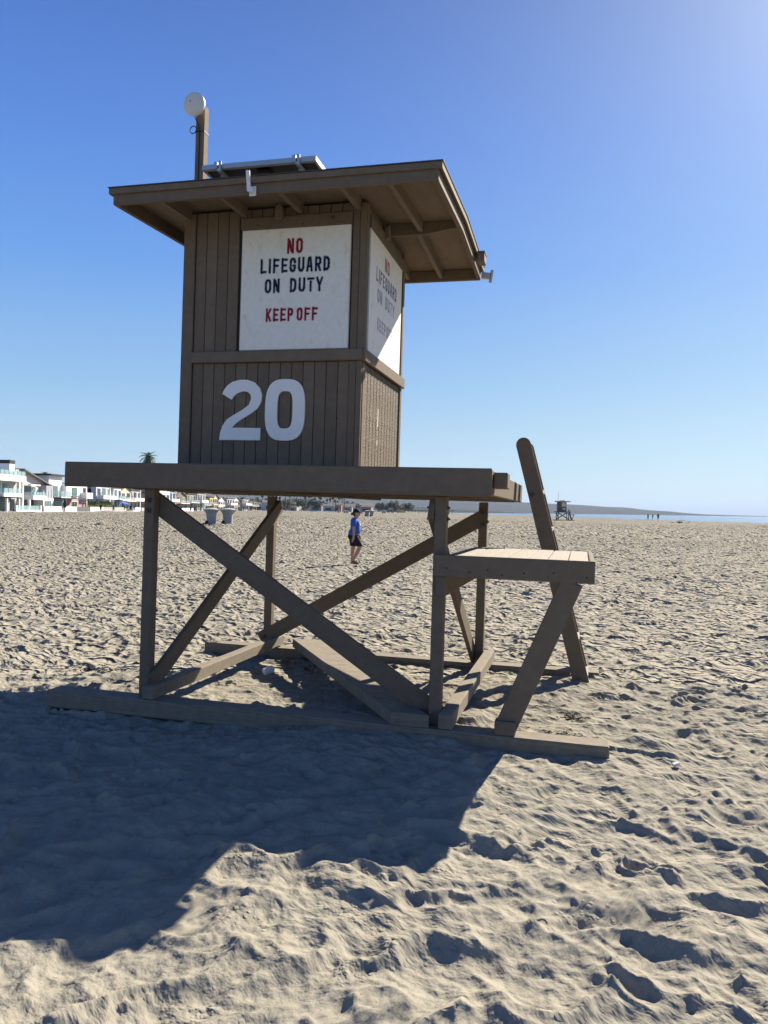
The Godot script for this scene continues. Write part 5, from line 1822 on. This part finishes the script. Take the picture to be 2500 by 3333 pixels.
func beach() -> void:
	n_low = noise(0.42, 1, 2)
	n_mid = noise(0.55, 2, 2)
	n_fine = noise(9.0, 3, 2)
	n_tone = noise(0.11, 15, 4)
	n_warp = noise(2.3, 4, 1)
	n_bowl = cells(2.7, 6)
	n_dimple = cells(8.5, 7)
	n_pock = cells(19.0, 8)
	n_wave = noise(1.55, 9, 1)
	var me := ArrayMesh.new()
	var near := footprints(-4.8, 5.0, 1.0, 8.2, 2.0, 11, 0.8) + bare_feet(-4.5, 4.5, 2.0, 8.5, 16, 17)
	sand_patch(me, M.sand_near, -4.2, 4.4, 1.6, 7.6, 0.0135, near, 2600, Rect2(), 1.0, 1.0)
	var mid := footprints(-23, 24, 7.2, 46, 3.0, 12, 1.0)
	sand_patch(me, M.sand_mid, -22, 23, 7.6, 45, 0.056, near + mid, 0, Rect2(), 0.6, 1.0)
	sand_patch(me, M.sand_far, -22, 23, -8, 7.6, 0.1, [], 0, Rect2(-4.2, 1.6, 8.6, 6.0), 0.3, 1.0)
	n_bowl.frequency = 1.25
	n_wave.frequency = 0.8
	wave = 0.07
	n_dimple.frequency = 2.6
	n_mid.frequency = 0.12
	n_warp.frequency = 1.2
	n_fine.frequency = 2.2
	n_pock.frequency = 3.0
	bowl = 0.17
	dimple = 0.08
	sand_patch(me, M.sand_far, -75, 84, 45, 128, 0.2, [], 0, Rect2(), 1.0, 1.0)
	bowl = 0.1
	dimple = 0.0
	n_bowl.frequency = 0.6
	sand_patch(me, M.sand_far, -75, 84, -60, 45, 0.6, [], 0, Rect2(-22, -8, 45, 53), 1.0, 1.0)
	n_bowl.frequency = 0.25
	bowl = 0.3
	sand_patch(me, M.sand_far, -130, 130, 128, 470, 1.1, [], 0, Rect2(), 4.0, 1.0)
	sand_patch(me, M.sand_far, -130, 130, 470, 2400, 9.0, [], 0, Rect2(), 1.0, 1.0)
	sand_patch(me, M.sand_far, 84, 130, -60, 128, 2.0, [], 0, Rect2(), 1.0, 0.3)
	sand_patch(me, M.sand_far, -130, -75, -60, 128, 3.0, [], 0, Rect2(), 1.0, 0.3)
	var sand := obj("sand", me, null)
	sand.set_meta("kind", "structure")
	var st := begin()
	quad(st, P(-9000, -0.3, 460), P(-128, -0.3, 460), P(-128, -0.3, 9500), P(-9000, -0.3, 9500), Vector3.UP)
	quad(st, P(-9000, 0.2, -200), P(-129, 0.2, -200), P(-129, 0.2, 460), P(-9000, 0.2, 460), Vector3.UP)
	var land := obj("land", st.commit(), M.foothill)
	land.set_meta("kind", "structure")
	var ss := begin()
	quad(ss, P(86, -2.2, -3000), P(40000, -2.2, -3000), P(40000, -2.2, 40000), P(86, -2.2, 40000), Vector3.UP)
	quad(ss, P(-127, -2.2, 2300), P(85.9, -2.2, 2300), P(85.9, -2.2, 40000), P(-127, -2.2, 40000), Vector3.UP)
	var sea := obj("sea", ss.commit(), M.sea)
	sea.set_meta("kind", "structure")
	var wk := obj("boardwalk", box_mesh(Vector3(3.4, 0.3, 330)), M.walk, null, Transform3D(Basis.IDENTITY, P(-62.6, 0.42, 285)))
	wk.set_meta("kind", "structure")

func things_on_sand() -> void:
	walker()
	var b1 := bin_proto("pale grey flared bin, the one in front of the pair under the brace", P(-12.95, ground(-12.9, 58.0), 58.0))
	b1.rotation.y = 0.15
	copy_of(b1, "pale grey flared bin partly hidden behind its twin under the brace", P(-11.85, ground(-11.8, 58.8), 58.8), -0.1)
	copy_of(b1, "small pale bin behind the walking person's cap, towards the houses", P(-3.45, ground(-3.4, 156.0), 156.0), 0.3)
	copy_of(b1, "small pale bin behind the walking person's cap, towards the sea", P(-2.45, ground(-2.4, 156.0), 156.0), -0.2)
	var k := 0
	for q in [[1103.0, 330.0], [1122.0, 300.0], [1130.0, 302.0], [1246.0, 340.0], [1253.0, 340.0]]:
		var x: float = (q[0] - 1250.0) / 2516.0 * q[1]
		var c := copy_of(b1, "tiny bin far off on the open sand", P(x, ground(x, q[1]), q[1]), 0.2 * k)
		c.set_meta("group", "tiny far bins on the sand")
		k += 1
	far_tower("brown lifeguard tower numbered 19 standing out against the sea and hills", "19", P(40.3, ground(40, 173), 173), -0.05, M.white)
	far_tower("distant lifeguard tower hidden by the tower post except its ladder and platform", "", P(27.5, ground(27.5, 352), 352), -0.05, M.white)
	var y := far_tower("tiny lifeguard tower with red roof edge and yellow base near the pier", "", P(10.8, ground(10, 480), 480), 0.0, M.white)
	for c in y.get_children():
		if String(c.name).begins_with("roof"):
			(c as MeshInstance3D).material_override = M.red
	slab(y, "yellow_base", -1.6, 1.5, 0.0, 1.75, -0.3, -0.15, M.yellow_wall)
	vehicle("pickup_truck", "pale pickup truck parked on the boardwalk beyond the bins", "pickup", P(-63.0, 0.56, 308), 0.9, M.bin_lid, true)
	vehicle("car", "small dark car on the far sand near the tiny tower", "car", P(3.6, ground(3, 440), 440), 0.5, M.metal_grey, false)
	vehicle("car", "small reddish car on the far sand near the tiny tower", "car", P(6.3, ground(6, 430), 430), 0.2, M.pink_brick, false)
	stroller("one of two figures standing close together by the water, the one nearer the tower", P(77.2, ground(77, 226), 226), 0.6, 1.66, M.grey_cloth, M.black_cloth, 0.05, 0.9)
	stroller("one of two figures standing close together by the water, arm bent", P(78.9, ground(78, 227), 227), 2.4, 1.62, M.black_cloth, M.grey_cloth, 0.12, 0.9)
	stroller("lone taller figure in dark clothes walking by the water", P(80.5, ground(80.5, 227) + 0.05, 227), 1.2, 1.80, M.black_cloth, M.black_cloth, 0.25, 0.1)
	stroller("person in dark clothes walking past the clipped hedge", P(-61.2, 0.57, 167), -1.4, 1.75, M.black_cloth, M.black_cloth, 0.2, 0.2)
	stroller("person in grey walking past the picket fence beyond the hedge", P(-61.6, 0.57, 176), 1.5, 1.7, M.grey_cloth, M.black_cloth, 0.25, 0.1)
	stroller("person in black top near the blue awning", P(-61.0, 0.57, 186), 1.7, 1.72, M.black_cloth, M.black_cloth, 0.2, 0.2)
	stroller("person in pale blue top near the blue awning", P(-61.4, 0.57, 190), -1.5, 1.7, M.grey_cloth, M.blue_cloth, 0.15, 0.3)
	var g := stroller("passer-by in the far group on the boardwalk", P(-61.0, 0.57, 212), 1.5, 1.72, M.black_cloth, M.black_cloth, 0.2, 0.2, "far passers-by on the boardwalk")
	rng.seed = 321
	for i in 12:
		copy_of(g, "", P(rng.randf_range(-62.4, -60.4), 0.57, 215 + i * 4.5), rng.randf() * TAU, rng.randf_range(0.92, 1.06))
	kelp("dark clump of dried kelp lying on the end of the front ground beam", P(-2.62, 0.16, 6.95), 0.16, 26, 201)
	kelp("clump of dried kelp beside the ladder foot", P(1.93, 0.05, 7.55), 0.14, 22, 202)
	kelp("dark tangled kelp on the sunny end of the front ground beam", P(1.42, 0.12, 5.72), 0.15, 26, 203)
	kelp("dark heap of kelp lying near the waterline", P(59.5, ground(59.5, 155), 155), 1.6, 26, 204)
	kelp("bit of kelp on the far ground beam", P(-1.88, 0.16, 8.5), 0.10, 14, 205)
	var sc := obj("paper_scrap", box_mesh(Vector3(0.11, 0.05, 0.07), 0.012), M.paper, null, Transform3D(Basis.from_euler(Vector3(0.5, 0.7, 0.3)), P(-1.10, 0.085, 7.5)))
	tag(sc, "white scrap of paper on the sand under the tower", "litter")
	var sc2 := obj("paper_scrap", box_mesh(Vector3(0.05, 0.02, 0.03), 0.006), M.paper, null, Transform3D(Basis.from_euler(Vector3(0.2, 0.3, 0.2)), P(1.93, 0.02, 5.05)))
	tag(sc2, "tiny white scrap on sunny sand beside the front ground beam", "litter")
